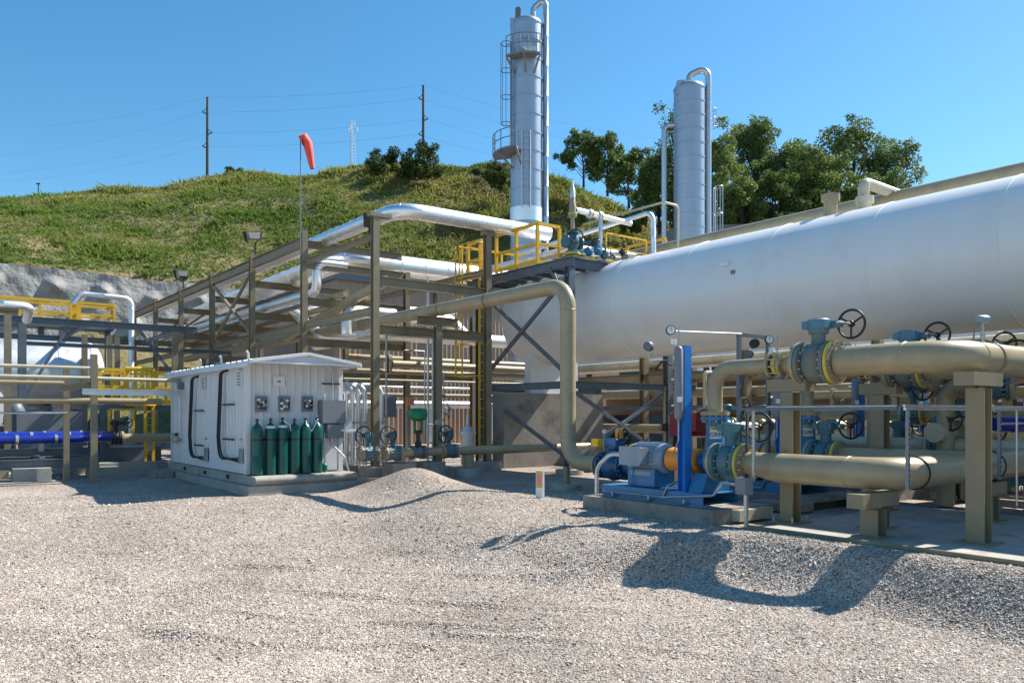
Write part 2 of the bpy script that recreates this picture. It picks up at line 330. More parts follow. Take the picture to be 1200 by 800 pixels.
# ------------------------------------------------------------------ hill, walls, vegetation
def interp(x, pts): return np.interp(x, [p[0] for p in pts], [p[1] for p in pts])
SKYL = [(-700, 310), (-300, 274), (0, 242), (60, 237), (150, 226), (240, 211), (330, 206), (430, 199), (480, 193), (560, 195), (640, 208), (700, 232), (770, 260), (850, 268), (1000, 285), (1300, 330), (1900, 400)]
WALLT = [(-700, 300), (0, 306), (60, 309), (150, 318), (230, 328), (330, 342), (460, 352), (2000, 352)]
def hill_point(px, f):      # f 0 foot .. 1 crest .. 1.4 back
    t = (px - 600) / FPX; c = 1 / math.sqrt(1 + t * t * .25)
    return t, c
pxs = np.linspace(-760, 1700, 330); fs = np.concatenate([np.linspace(0, 1, 90), np.linspace(1.04, 1.5, 10)])
PX, FF = np.meshgrid(pxs, fs, indexing='ij'); TT = (PX - 600) / FPX
crestD = 132 - 10 * smooth(650, 900, PX); zc = EYE + (HOR - interp(PX, SKYL)) / FPX * crestD
WY = 86.0; WZT = 15.55; wallD = np.minimum(WY / np.maximum(CA - SA * TT, .2) + .6, 104.0); zw = WZT + 0 * PX
lo = smooth(0.0, 1, FF * 5.5)                     # toe slope in front of the wall
DD = np.where(FF < .18, 58 + (wallD - 58.6) * FF / .18, wallD + .8 + (crestD - wallD) * (FF - .18) / .82)
ZZ = np.where(FF < .18, -.2 + (zw - 6.6) * (FF / .18) ** .9, zw + .15 + (zc - zw) * (1 - (1 - np.clip((FF - .18) / .82, 0, 1)) ** 1.25))
over = FF > 1; ZZ = np.where(over, zc - (FF - 1) * 28, ZZ)
HXx = DD * (SA + CA * TT); HYy = DD * (CA - SA * TT)
amp = np.clip((FF - .18) * 6, 0, 1)
ZZ = ZZ + amp * (vnoise(HXx, HYy, 9, 11) * 1.6 + vnoise(HXx, HYy, 3.5, 12) * .7 + vnoise(HXx, HYy, 1.6, 13) * .35)
def grass_mat(name, cols, sc):
    m = bpy.data.materials.new(name); m.use_nodes = True; n = m.node_tree; b = n.nodes['Principled BSDF']; M[name] = m
    N = lambda t: n.nodes.new(t); K = n.links.new; tc = N('ShaderNodeTexCoord')
    a = N('ShaderNodeTexNoise'); a.inputs['Scale'].default_value = sc; a.inputs['Detail'].default_value = 9; a.inputs['Roughness'].default_value = .72; K(tc.outputs['Object'], a.inputs['Vector'])
    cr = N('ShaderNodeValToRGB'); e = cr.color_ramp.elements; k = len(cols)
    e[0].position = .32; e[0].color = (*cols[0], 1); e[1].position = .68; e[1].color = (*cols[-1], 1)
    for i in range(1, k - 1): q = e.new(.32 + .36 * i / (k - 1)); q.color = (*cols[i], 1)
    K(a.outputs[0], cr.inputs[0]); K(cr.outputs[0], b.inputs['Base Color']); b.inputs['Roughness'].default_value = .9; b.inputs['Specular IOR Level'].default_value = .2
    nb = N('ShaderNodeTexNoise'); nb.inputs['Scale'].default_value = 1.4; nb.inputs['Detail'].default_value = 8; K(tc.outputs['Object'], nb.inputs['Vector'])
    bp = N('ShaderNodeBump'); bp.inputs['Strength'].default_value = .9; bp.inputs['Distance'].default_value = .5; K(nb.outputs[0], bp.inputs['Height']); K(bp.outputs[0], b.inputs['Normal'])
grass_mat('hill_soil', [(.08, .10, .03), (.13, .125, .045), (.19, .155, .075), (.25, .20, .11)], .09)
hill = mesh_np('hill', np.stack([HXx, HYy, ZZ], -1).reshape(-1, 3), grid_faces(len(pxs), len(fs)), 'hill_soil', 'structure'); hill.data.shade_smooth()
hill['label'] = 'steep green hillside behind the plant'

def shaded_leaf(name, cols, trans=.25):
    m = bpy.data.materials.new(name); m.use_nodes = True; n = m.node_tree; b = n.nodes['Principled BSDF']; M[name] = m
    N = lambda t: n.nodes.new(t); K = n.links.new
    at = N('ShaderNodeAttribute'); at.attribute_name = 'tint'; cr = N('ShaderNodeValToRGB'); e = cr.color_ramp.elements; k = len(cols)
    e[0].position = 0; e[0].color = (*cols[0], 1); e[1].position = 1; e[1].color = (*cols[-1], 1)
    for i in range(1, k - 1): q = e.new(i / (k - 1)); q.color = (*cols[i], 1)
    K(at.outputs['Fac'], cr.inputs[0]); K(cr.outputs[0], b.inputs['Base Color']); b.inputs['Roughness'].default_value = .6; b.inputs['Specular IOR Level'].default_value = .3
    tr = N('ShaderNodeBsdfTranslucent'); K(cr.outputs[0], tr.inputs[0]); ms = N('ShaderNodeMixShader'); ms.inputs[0].default_value = trans
    K(b.outputs[0], ms.inputs[1]); K(tr.outputs[0], ms.inputs[2]); K(ms.outputs[0], n.nodes['Material Output'].inputs['Surface'])
shaded_leaf('grass_blade', [(.085, .145, .026), (.135, .20, .036), (.20, .24, .055), (.28, .265, .085), (.36, .30, .155)], .42)
shaded_leaf('tree_leaf', [(.06, .10, .03), (.115, .17, .045), (.18, .24, .06), (.28, .31, .08)], .36)
shaded_leaf('shrub_leaf', [(.03, .055, .012), (.06, .10, .02), (.11, .15, .03), (.19, .19, .04)], .28)

def tris_obj(name, P, A, B, tint, m, kind=None):      # single leaf faces: P root, P+A, P+B
    V = np.stack([P, P + A, P + A * .35 + B, P + B * .75], 1).reshape(-1, 3); F = np.arange(len(V)).reshape(-1, 4)
    o = mesh_np(name, V, F, m, kind); at = o.data.attributes.new('tint', 'FLOAT', 'POINT'); at.data.foreach_set('value', np.repeat(tint, 4).astype(np.float32)); return o
def hill_grass():
    n = 85000; px = rng.random(n) * 1500 - 250; f = .19 + .83 * rng.random(n) ** .8; nb = 5
    t = (px - 600) / FPX; i = np.clip(((px + 760) / 2460 * 329), 0, 328).astype(int); j = np.searchsorted(fs, f).clip(1, len(fs) - 1)
    k = (f - fs[j-1]) / (fs[j] - fs[j-1]); Pz = ZZ[i, j-1] * (1 - k) + ZZ[i, j] * k; D = DD[i, j-1] * (1 - k) + DD[i, j] * k
    X, Y = D * (SA + CA * t), D * (CA - SA * t)
    # tall yellow weeds towards the crest, lusher green on the left flank, dry bare patches lower right
    tone = .30 + .34 * smooth(.65, 1.0, f) + .5 * vnoise(X, Y, 11, 21) + .35 * vnoise(X, Y, 4, 22) + .38 * smooth(300, 560, px) * (1 - smooth(.8, 1, f)) + .12 * smooth(.4, .18, f)
    bare = vnoise(X, Y, 5, 23) + .3 * smooth(350, 600, px) * smooth(.7, .3, f); keep = (bare < .27) | (rng.random(n) < .35)
    h = (.22 + .3 * rng.random(n)) * (1 + .5 * smooth(.8, 1, f)) * (1 + .9 * np.clip(vnoise(X, Y, 3, 24) * 2, -.4, 1))
    X, Y, Pz, tone, h = X[keep], Y[keep], Pz[keep], tone[keep], h[keep]; n = len(X)
    P = np.repeat(np.stack([X, Y, Pz - .1], 1), nb, 0); P[:, :2] += rng.normal(0, .28, (n * nb, 2)); hh = np.repeat(h, nb) * (.6 + .6 * rng.random(n * nb))
    a = rng.random(n * nb) * 6.283; lean = rng.normal(0, .8, (n * nb, 2))
    A = np.stack([np.cos(a) * .2, np.sin(a) * .2, np.zeros(n * nb)], 1) * (.6 + hh[:, None]); B = np.stack([lean[:, 0] * hh, lean[:, 1] * hh, hh * .8], 1)
    o = tris_obj('hill_grass', P, A, B, np.clip(np.repeat(tone, nb) + rng.normal(0, .1, n * nb), 0, 1), 'grass_blade', 'stuff'); tag(o, 'rough grass and weeds covering the hillside', 'grass', kind='stuff')
hill_grass()

def leaf_cloud(centres, radii, n, size, tone=0.0):
    c = np.asarray(centres); r = np.asarray(radii); wgt = r ** 2; n = int(n * 2.6); size = size * .66; idx = rng.choice(len(c), n, p=wgt / wgt.sum())
    u = rng.normal(size=(n, 3)); u /= np.linalg.norm(u, axis=1)[:, None]; rad = r[idx] * (.45 + .6 * rng.random(n) ** .6)
    P = c[idx] + u * rad[:, None] * np.array([1, 1, .8]); a = rng.normal(size=(n, 3)); a /= np.linalg.norm(a, axis=1)[:, None]
    b = np.cross(a, rng.normal(size=(n, 3))); b /= np.linalg.norm(b, axis=1)[:, None]; s = size * (.6 + .8 * rng.random(n))[:, None]
    ct = rng.normal(0, .16, len(c))
    return P, a * s, b * s * .8, np.clip(.42 + tone + ct[idx] + rng.normal(0, .12, n), 0, 1)
def tree(base, h, w, label, group, leaves=5000, size=.3, tone=0.0, lift=.3, seed=0, name='broadleaf_tree', lobes=16, sparse=.0):
    random.seed(seed); b = Vector(base); t = thing(name, label, 'tree', b, group)
    tr = MB(); top = b + Vector((random.uniform(-.05, .05) * h, random.uniform(-.05, .05) * h, h * .78)); mid = b.lerp(top, .5) + Vector((random.uniform(-.03, .03) * h, random.uniform(-.03, .03) * h, 0))
    tr.sweep([b - Vector((0, 0, .5)), b.lerp(mid, .5), mid, top], [h * .026, h * .02, h * .014, h * .004], 8)
    tips = []
    for i in range(lobes):
        k = (i + .5) / lobes; zf = lift + (1 - lift) * k; ang = i * 2.4 + random.uniform(-.5, .5)
        rad = w / 2 * math.sqrt(max(.02, 1 - ((zf - (lift + .38 * (1 - lift))) / (1.02 - (lift + .38 * (1 - lift)) if zf > lift + .38 * (1 - lift) else .75)) ** 2)) * random.uniform(.55, 1.0)
        tip = b + Vector((math.cos(ang) * rad, math.sin(ang) * rad, h * zf * .97)); st = b.lerp(top, max(.15, min(.9, zf - .22)))
        tr.sweep([st, st.lerp(tip, .55) + Vector((0, 0, h * .03)), tip], [h * .009, h * .006, h * .002], 5); tips.append((tip, random.uniform(.10, .17) * (h + w) / 2))
    tips.append((top + Vector((0, 0, h * .1)), .12 * h))
    extra = [(p + Vector([random.uniform(-1, 1) * r * 1.15 for _ in range(3)]), r * random.uniform(.35, .6)) for p, r in tips for _ in range(3)]
    allc = tips + extra
    tr.build('trunk', 'bark', t)
    P, A, B, ti = leaf_cloud([c for c, _ in allc], [r * (1 - sparse * .3) for _, r in allc], leaves, size, tone)
    o = tris_obj('crown', P - np.array(b), A, B, ti, 'tree_leaf'); o.parent = t
    return t
def zhill(px, f):
    i = int(np.clip((px + 760) / 2460 * 329, 0, 328)); j = int(np.searchsorted(fs, f)); return DD[i, j], ZZ[i, j]
def tree_at(px, top, d, base_y, wpx, label, group, **k):
    p = atD(px, base_y, d); h = (base_y - top) / FPX * d; return tree(p, h, wpx / FPX * d, label, group, **k)
G1 = 'small trees on the ridge between the towers'; G2 = 'tall trees behind the white tank'
tree_at(684, 160, 124, 216, 52, 'round tree on the ridge, leftmost of the row between the towers', G1, leaves=3200, size=.42, seed=1, lift=.3, tone=.02)
tree_at(712, 162, 122, 226, 40, 'open tree on the ridge, second from the tall left tower', G1, leaves=2500, size=.42, seed=2, lift=.25, tone=-.02)
tree_at(737, 180, 118, 240, 52, 'low leaning tree on the ridge, third from the tall left tower', G1, leaves=3000, size=.42, seed=3, lift=.2)
tree_at(757, 214, 112, 262, 30, 'smallest pale tree on the ridge slope just left of the thin tower pipe', G1, leaves=1200, size=.4, seed=4, tone=.1)
tree_at(773, 178, 108, 282, 44, 'dark tree showing behind the thin pipe left of the shorter tower', G2, leaves=3600, size=.4, seed=5, tone=-.12)
tree_at(787, 128, 106, 290, 30, 'slender tree top peeping out left of the shorter tower', G2, leaves=1800, size=.38, seed=15, tone=-.05, sparse=.5)
tree_at(846, 165, 104, 300, 60, 'yellowish tree just right of the shorter tower', G2, leaves=6500, size=.38, seed=6, tone=.17, lift=.12)
tree_at(884, 142, 112, 305, 66, 'tallest tree right of the shorter tower, with a pointed crown', G2, leaves=7500, size=.4, seed=7, lift=.12)
tree_at(922, 172, 108, 305, 66, 'dark tree between the pointed tree and the broad one', G2, leaves=7000, size=.4, seed=8, tone=-.13, lift=.08)
tree_at(948, 175, 101, 305, 56, 'yellow green tree rising over the tank nozzle', G2, leaves=6000, size=.38, seed=9, tone=.1, lift=.1)
tree_at(998, 147, 110, 305, 92, 'broadest dark tree behind the tank top pipe', G2, leaves=8000, size=.42, seed=10, tone=-.05, lift=.1)
tree_at(1050, 168, 108, 300, 58, 'airy tree at the right end of the wood', G2, leaves=2900, size=.4, seed=11, tone=-.02, sparse=.4, lift=.2)
tree_at(1040, 205, 100, 312, 66, 'low bushy tree at the right end of the wood under the airy one', G2, leaves=4500, size=.36, seed=17, tone=-.02, lift=.04)
tree_at(838, 205, 99, 312, 46, 'low bushy tree hugging the right side of the shorter tower', G2, leaves=4000, size=.36, seed=18, tone=.02, lift=.04)
tree_at(910, 205, 98, 312, 70, 'low bushy tree in the middle of the wood', G2, leaves=5500, size=.36, seed=14, tone=-.03, lift=.04)
tree_at(965, 190, 103, 310, 70, 'full tree filling the wood left of the broadest tree', G2, leaves=6500, size=.38, seed=16, tone=.0, lift=.06)
tree_at(870, 215, 96, 312, 60, 'low bushy tree at the foot of the wood beside the shorter tower', G2, leaves=5000, size=.36, seed=12, tone=-.02, lift=.05)
tree_at(1005, 215, 96, 312, 70, 'low bushy tree at the foot of the wood under the broad tree', G2, leaves=5000, size=.36, seed=13, tone=-.1, lift=.05)
def shrub(px, py, wpx, hpx, d, label, seed, leaves, tone=0.0, group='dark bushes on the hill crest'):
    random.seed(seed); p = atD(px, py, d); w_, h_ = wpx / FPX * d, hpx / FPX * d; t = thing('wild_shrub', label, 'shrub', p, group)
    cs = [(p + Vector((random.uniform(-.4, .4) * w_, random.uniform(-.4, .4) * w_, random.uniform(.02, .85) ** 1.2 * h_)), random.uniform(.09, .17) * (w_ + h_) / 2) for _ in range(38)]
    st = MB()
    for c, r in cs[:7]: st.sweep([p - Vector((0, 0, .5)), p.lerp(c, .5), c], [.09, .06, .02], 5)
    st.build('stem', 'bark', t)
    P, A, B, ti = leaf_cloud([c for c, _ in cs], [r for _, r in cs], leaves, .36, tone); o = tris_obj('foliage', P - np.array(p), A, B, ti, 'shrub_leaf'); o.parent = t
shrub(446, 206, 36, 30, 128, 'dark round bush on the crest left of the tall pole', 31, 2200, -.12)
shrub(487, 208, 56, 42, 124, 'largest dark bush on the crest in front of the tall pole', 32, 4200, -.2)
shrub(580, 217, 44, 28, 120, 'green bush on the crest just left of the tall tower', 33, 2400, -.02)
shrub(272, 213, 22, 18, 132, 'small green bush on the crest right of the left pole', 34, 700, .05)
shrub(740, 268, 40, 18, 105, 'yellowish bush low on the slope left of the thin tower pipe', 37, 1600, .18)

# sprayed concrete retaining wall with nail heads: runs straight, parallel to the rack's cross beams
def shot_wall():
    xs_ = np.arange(-46, 40.01, .22); zs = np.linspace(-7.2, 0, 46); Xg, Zg = np.meshgrid(xs_, zs, indexing='ij'); out = np.zeros_like(Xg)
    for row, (zc, ph) in enumerate(((-1.75, 0.0), (-4.6, 2.2))):
        for k in range(-11, 10):
            xc = 11.2 + k * 4.55 + ph + random.uniform(-.35, .35); zz_ = zc + random.uniform(-.25, .25); q = np.sqrt(((Xg - xc) / .95) ** 2 + ((Zg - zz_) / .9) ** 2); out = np.maximum(out, .8 * np.clip(1.05 - q, 0, 1))
    out += vnoise(Xg, Zg, 3.0, 41) * .5 + vnoise(Xg, Zg, 1.1, 42) * .22 + vnoise(Xg, Zg, .5, 43) * .1
    V = np.stack([Xg, WY + (Zg + 7) * .12 - out, WZT + Zg + vnoise(Xg, Xg * 0, 5, 44) * .5], -1); cop = V[:, -1].copy(); cop[:, 1] += 1.6; cop[:, 2] += .1; V = np.concatenate([V, cop[:, None]], 1)
    o = mesh_np('retaining_wall', V.reshape(-1, 3), grid_faces(len(xs_), len(zs) + 1), 'shotcrete'); o.data.shade_smooth(); o.data.set_sharp_from_angle(angle=R(60)); tag(o, 'grey sprayed concrete retaining wall with rounded nail heads below the hillside', 'retaining wall')
shot_wall()
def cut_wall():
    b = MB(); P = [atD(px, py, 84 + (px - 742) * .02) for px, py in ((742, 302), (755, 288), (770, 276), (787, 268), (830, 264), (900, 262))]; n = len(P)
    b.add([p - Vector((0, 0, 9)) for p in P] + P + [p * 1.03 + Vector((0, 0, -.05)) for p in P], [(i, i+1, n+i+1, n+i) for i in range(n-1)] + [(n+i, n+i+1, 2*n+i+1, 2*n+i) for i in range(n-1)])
    o = b.build('cut_wall', 'shaded_shotcrete'); tag(o, 'dark shaded concrete wall at the hill foot left of the shorter tower', 'retaining wall')
cut_wall()

# ------------------------------------------------------------------ shared builders
def part(parent, name, m, fn, **k):
    b = MB(); fn(b); return b.build(name, m, parent, **k)
def path_sections(pts, bend, sec):
    P = fillet(pts, bend); L = [0]
    for i in range(1, len(P)): L.append(L[-1] + (P[i] - P[i-1]).length)
    n = max(1, round(L[-1] / sec)); out = []
    def at(s):
        for i in range(1, len(P)):
            if L[i] >= s - 1e-9:
                k = (s - L[i-1]) / max(1e-9, L[i] - L[i-1]); return P[i-1].lerp(P[i], k)
        return P[-1]
    for q in range(n):
        a, b = L[-1] * q / n, L[-1] * (q + 1) / n
        out.append([at(a)] + [P[i] for i in range(len(P)) if a + 1e-3 < L[i] < b - .06] + [at(b - .05), at(b - .045), at(b)])
    return out
def jacket_pipe(name, label, cat, pts, r, m='aluminium', sec=1.0, bend=None, group=None, seg=18, parent=None):
    t = parent or thing(name, label, cat, (pts[0][0], pts[0][1], 0), group)
    for s in path_sections(pts, bend or 2.2 * r, sec):
        b = MB(); b.sweep(s, [r] * (len(s) - 2) + [r * 1.025] * 2, seg); b.build('jacket_section', m, t)
    return t
def pipe(name, label, pts, r, m='tan_pipe', bend=None, cat='pipe', group=None, seg=16, flanges=(), parent=None):
    t = parent or thing(name, label, cat, (pts[0][0], pts[0][1], 0), group)
    part(t, 'pipe_run', m, lambda b: b.tube(pts, r, seg, bend))
    for p, ax in flanges: part(t, 'flange', m, lambda b: flange(b, p, ax, r))
    return t
def flange(b, p, ax, r, th=.05):
    p, ax = Vector(p), Vector(ax).normalized(); b.lathe([(r * 1.0, -th/2), (r * 1.62, -th/2), (r * 1.62, th/2), (r * 1.0, th/2)], p, ax, 28)
def bolts(b, p, ax, r, n=12, ln=.14, br=.016):
    p, ax = Vector(p), Vector(ax).normalized(); a = ax.orthogonal().normalized(); c = ax.cross(a)
    for i in range(n):
        th = 2 * math.pi * i / n; q = p + (a * math.cos(th) + c * math.sin(th)) * r * 1.38; b.lathe([(br, -ln/2), (br, ln/2)], q, ax, 6)
def steel(parent, name, p, q, w, h, m='tan_steel', up=(0, 0, 1), kind='i'):
    b = MB(); getattr(b, {'i': 'ibeam', 'c': 'channel', 'b': 'bar'}[kind])(p, q, w, h, up); return b.build(name, m, parent, ang=20)
_posts = set()
def railing(parent, pts, m='safety_yellow', h=1.07, step=1.4, rr=.035, toe=True):
    for a, b in zip(pts[:-1], pts[1:]):
        a, b = Vector(a), Vector(b); L = (b - a).length; n = max(1, round(L / step)); U = Vector((0, 0, 1))
        for i in range(n + 1):
            p = a.lerp(b, i / n); key = (round(p.x, 1), round(p.y, 1), round(p.z, 1))
            if key in _posts: continue
            _posts.add(key); steel(parent, 'post', p, p + U * h, rr * 1.5, rr * 1.5, m, kind='b')
        part(parent, 'top_rail', m, lambda q: q.bar(a + U * (h + rr * .8), b + U * (h + rr * .8), rr * 1.62, rr * 1.6)); e2 = (b - a).normalized() * rr * .8; part(parent, 'mid_rail', m, lambda q: q.bar(a + e2 + U * h * .52, b - e2 + U * h * .52, rr * 1.3, rr * 1.3))
        if toe: e_ = (b - a).normalized() * .05; part(parent, 'toe_board', m, lambda q: q.bar(a + e_ + U * .07, b - e_ + U * .07, .012, .12))
def ladder(parent, base, top, side, m='safety_yellow', w=.46, rung=.3, cage=None, out=(0, -1, 0)):
    base, top, side = Vector(base), Vector(top), Vector(side).normalized()
    for s in (-1, 1): steel(parent, 'stringer', base + side * w/2 * s, top + side * w/2 * s, .06, .06, m, kind='b')
    n = int((top - base).length / rung)
    for i in range(1, n): c = base.lerp(top, i / n); part(parent, 'rung', m, lambda b: b.sweep([c - side * w/2, c + side * w/2], .013, 6))
    if cage:
        z0, z1 = cage; out = Vector(out).normalized(); k = max(2, int((z1 - z0) / 1.2)); cen = base + out * .38
        for i in range(k + 1):
            z = z0 + (z1 - z0) * i / k; pts = [Vector((base.x, base.y, z)) + out * (.38 - .42 * math.cos(a)) + side * .38 * math.sin(a) for a in np.linspace(-2.6, 2.6, 13) + math.pi]
            pts = [Vector((base.x, base.y, z)) + out * (.24 + .3 * math.cos(a)) + side * .33 * math.sin(a) for a in np.linspace(-2.5, 2.5, 13)]
            part(parent, 'hoop', m, lambda b: b.sweep(pts, .022, 6))
        for a in (-1.5, -.75, 0, .75, 1.5):
            p = Vector((base.x, base.y, z0)) + out * (.24 + .3 * math.cos(a)) + side * .33 * math.sin(a); part(parent, 'cage_strap', m, lambda b: b.sweep([p, p + Vector((0, 0, z1 - z0))], .016, 5))
def pier(parent, x, y, r=.42, top=.22, m='concrete'):
    return part(parent, 'footing', m, lambda b: b.lathe([(r, -.6), (r, top - .02), (r - .02, top)], (x, y, 0), seg=24))
_fonts = {}
def lettering(txt, size, m, parent, loc, rot, name='lettering'):
    cu = bpy.data.curves.new('t', 'FONT'); cu.body = txt; cu.size = size; cu.align_x = 'CENTER'; cu.align_y = 'CENTER'; cu.extrude = .002
    o = bpy.data.objects.new('t', cu); COL.objects.link(o); dg = bpy.context.evaluated_depsgraph_get(); me = bpy.data.meshes.new_from_object(o.evaluated_get(dg)); bpy.data.objects.remove(o)
    me.materials.clear(); me.materials.append(M[m]); q = bpy.data.objects.new(name, me); COL.objects.link(q); q.parent = parent; q.location = loc; q.rotation_euler = rot; return q

# ------------------------------------------------------------------ big white storage tank
TX, TZ, TR = 17.8, 4.985, 1.52; TY0, TY1 = -4.0, 21.75
tank = thing('storage_tank', 'long white horizontal storage tank on raised saddles', 'tank', (TX, TY1, 0))
n = 10
for i in range(n):
    a, b_ = TY0 + (TY1 - TY0) * i / n, TY0 + (TY1 - TY0) * (i + 1) / n
    part(tank, 'shell_course', 'tank_white', lambda b: b.lathe([(TR, a), (TR, b_ - .012), (TR + .009, b_ - .006), (TR, b_)], (TX, 0, TZ), (0, 1, 0), 72, cap=False))
for s, y in ((1, TY1), (-1, TY0)):
    part(tank, 'head', 'tank_white', lambda b: b.lathe([(TR * math.cos(a), s * .5 * TR * math.sin(a)) for a in np.linspace(0, math.pi / 2, 14)], (TX, y, TZ), (0, 1, 0), 72, cap=False))
for y in (21.1, -2.0):
    part(tank, 'saddle', 'tank_white', lambda b: b.prism([(TX - 1.0, y - .16, 2.45), (TX + 1.15, y - .16, 2.45), (TX + 1.15, y - .16, 4.0), (TX + .7, y - .16, 3.62), (TX, y - .16, 3.47), (TX - .7, y - .16, 3.62), (TX - 1.0, y - .16, 3.86)], (0, .32, 0)))
    part(tank, 'pier', 'old_concrete', lambda b: b.box((TX, y, 1.2), (4.5, .62, 2.5)))
    part(tank, 'wear_plate', 'tank_white', lambda b: b.lathe([(TR + .012, y - .3), (TR + .012, y + .3)], (TX, 0, TZ), (0, 1, 0), 72, cap=False))
for py, px, hh, rr in ((236, 972, .50, .16), (226, 1012, .26, .15)):
    p = onX(px, py, TX + .15); y = p.y
    part(tank, 'nozzle', 'tan_pipe' if px < 1000 else 'cream_paint', lambda b: b.lathe([(rr, 0), (rr, hh), (rr * 1.35, hh), (rr * 1.35, hh + .07), (rr * 1.35, hh + .09), (rr * 1.35, hh + .16), (rr * .9, hh + .16)], (TX + .2, y, TZ + TR - .05), seg=24))
part(tank, 'lifting_lug', 'tank_white', lambda b: b.box((TX - 1.47, 12.6, TZ + .52), (.05, .28, .1)))
part(tank, 'name_plate', 'box_grey', lambda b: b.box((TX - 1.51, 12.3, TZ + .28), (.02, .12, .1)))
# vent pipe looping out of the tank nozzle, header along the tank top
p = onX(1012, 222, TX + .2)
pipe('vent_pipe', 'short cream elbow pipe rising from the tank top nozzle', [(TX + .2, p.y, 6.9), (TX + .2, p.y, 7.22), (TX + 2.6, p.y, 7.2), (TX + 3.0, p.y, 6.6)], .13, 'cream_paint')
hd = pipe('header_pipe', 'long tan header pipe running along the top behind the white tank', [(19.3, -6, 6.98), (19.3, 17.2, 6.98), (19.3, 19.4, 6.98)], .24, 'tan_pipe')
for y in (1, 6, 11, 16): steel(hd, 'support', (19.3, y, 5.6), (19.3, y, 6.76), .14, .14)

# ------------------------------------------------------------------ steel access platform at the tank end
PX0, PX1, PY0, PY1, PZ = 15.6, 19.9, 17.6, 22.2, 6.38
pl = thing('access_platform', 'blue grey steel platform with yellow railings above the tank end', 'platform', (PX0, PY0, 0))
S = 'bluegrey_steel'
for x in (PX0, PX1):
    for y in (PY0, PY1): steel(pl, 'column', (x, y, 0), (x, y, PZ - .28), .23, .23, S, (0, 1, 0)); part(pl, 'footing', 'concrete', lambda b: b.lathe([(.42, -.5), (.42, .12)], (x, y, 0)))
for (a, b_) in (((PX0, PY0 - .2), (PX0, PY1 + .8)), ((PX1, PY0 - .2), (PX1, PY1 + .8))): steel(pl, 'beam', (*a, PZ - .14), (*b_, PZ - .14), .16, .28, S)
for y in (PY0, PY1): steel(pl, 'beam', (PX0 + .08, y, PZ - .145), (PX1 - .08, y, PZ - .145), .16, .27, S)
for y in np.arange(PY0 + .75, PY1, .76): steel(pl, 'joist', (PX0 + .08, y, PZ - .12), (PX1 - .08, y, PZ - .12), .08, .14, S)
part(pl, 'grating', 'galvanised', lambda b: [b.box((x_, (PY0 + PY1) / 2 + .3, PZ + .022), (.008, PY1 - PY0 + .95, .035)) for x_ in np.arange(PX0 + .03, PX1, .06)] + [b.box(((PX0 + PX1) / 2, y_, PZ + .03), (PX1 - PX0, .008, .012)) for y_ in np.arange(PY0 - .1, PY1 + .7, .2)], kind='stuff')
for x in (PX0,): steel(pl, 'beam', (x, PY0, 2.62), (x, PY1, 2.62), .14, .22, S)
for y in (PY0, PY1): steel(pl, 'beam', (PX0, y, 2.62), (PX1 + 1.4, y, 2.62), .14, .22, S)
for a, b_ in (((PX0 - .02, PY0, PZ - .5), (PX0 - .02, PY1, 2.8)), ((PX0 + .06, PY1, PZ - .5), (PX0 + .06, PY0, 2.8)), ((PX0, PY0 - .02, 2.5), (PX1, PY0 - .02, .3)), ((PX0, PY0 + .06, .3), (PX1, PY0 + .06, 2.5)), ((PX0 + .02, PY0, .4), (PX0 + .02, PY1, 2.5))):
    steel(pl, 'brace', a, b_, .10, .10, S, kind='b')
steel(pl, 'knee_brace', (PX0, PY0 + .12, PZ - 1.1), (PX0, PY0 + .9, PZ - .2), .1, .1, S, kind='b'); steel(pl, 'knee_brace', (PX0, PY1 - .12, PZ - 1.0), (PX0, PY1 - .8, PZ - .2), .1, .1, S, kind='b')
zz = PZ + .04
railing(pl, [(PX0, PY1 + .75, zz), (PX0, PY1 - .1, zz)], step=.9, rr=.06, h=1.2); railing(pl, [(PX0, PY1 - .95, zz), (PX0, PY0 + 1.5, zz)], step=1.1, rr=.06, h=1.2)
railing(pl, [(PX0, PY0 + 1.5, zz), (PX0 + .9, PY0 + 1.5, zz)], step=.9, rr=.06, h=1.2); railing(pl, [(PX0 + 1.6, PY0 + .12, zz), (PX1 - .9, PY0 + .12, zz)], step=1.3, rr=.03, h=.9)
railing(pl, [(PX1, PY0 + .1, zz), (PX1, PY1 + .7, zz), (PX0, PY1 + .7, zz)], step=1.5, rr=.05)
ladder(pl, (PX0 - .22, PY1 - .52, .1), (PX0 - .22, PY1 - .52, PZ + 1.1), (0, 1, 0), cage=None)
part(pl, 'gate_bar', 'safety_yellow', lambda b: b.tube([(PX0 - .9, PY1 + .1, 3.2), (PX0 - .95, PY1 + .1, 2.9), (PX0 - .75, PY1 + .1, PZ + .9)], .03, 6))
for y in (PY1 + .15, PY1 - .25): part(pl, 'cage_strap', 'safety_yellow', lambda b: b.bar((PX0 - .9, y, 3.0), (PX0 - .9, y, PZ + 1.0), .05, .03))
for z in np.linspace(3.0, PZ + 1.0, 5): part(pl, 'hoop', 'safety_yellow', lambda b: b.tube([(PX0 - .22, PY1 + .15, z), (PX0 - .9, PY1 + .15, z), (PX0 - .9, PY1 - .9, z), (PX0 - .22, PY1 - .9, z)], .02, 6, .25))

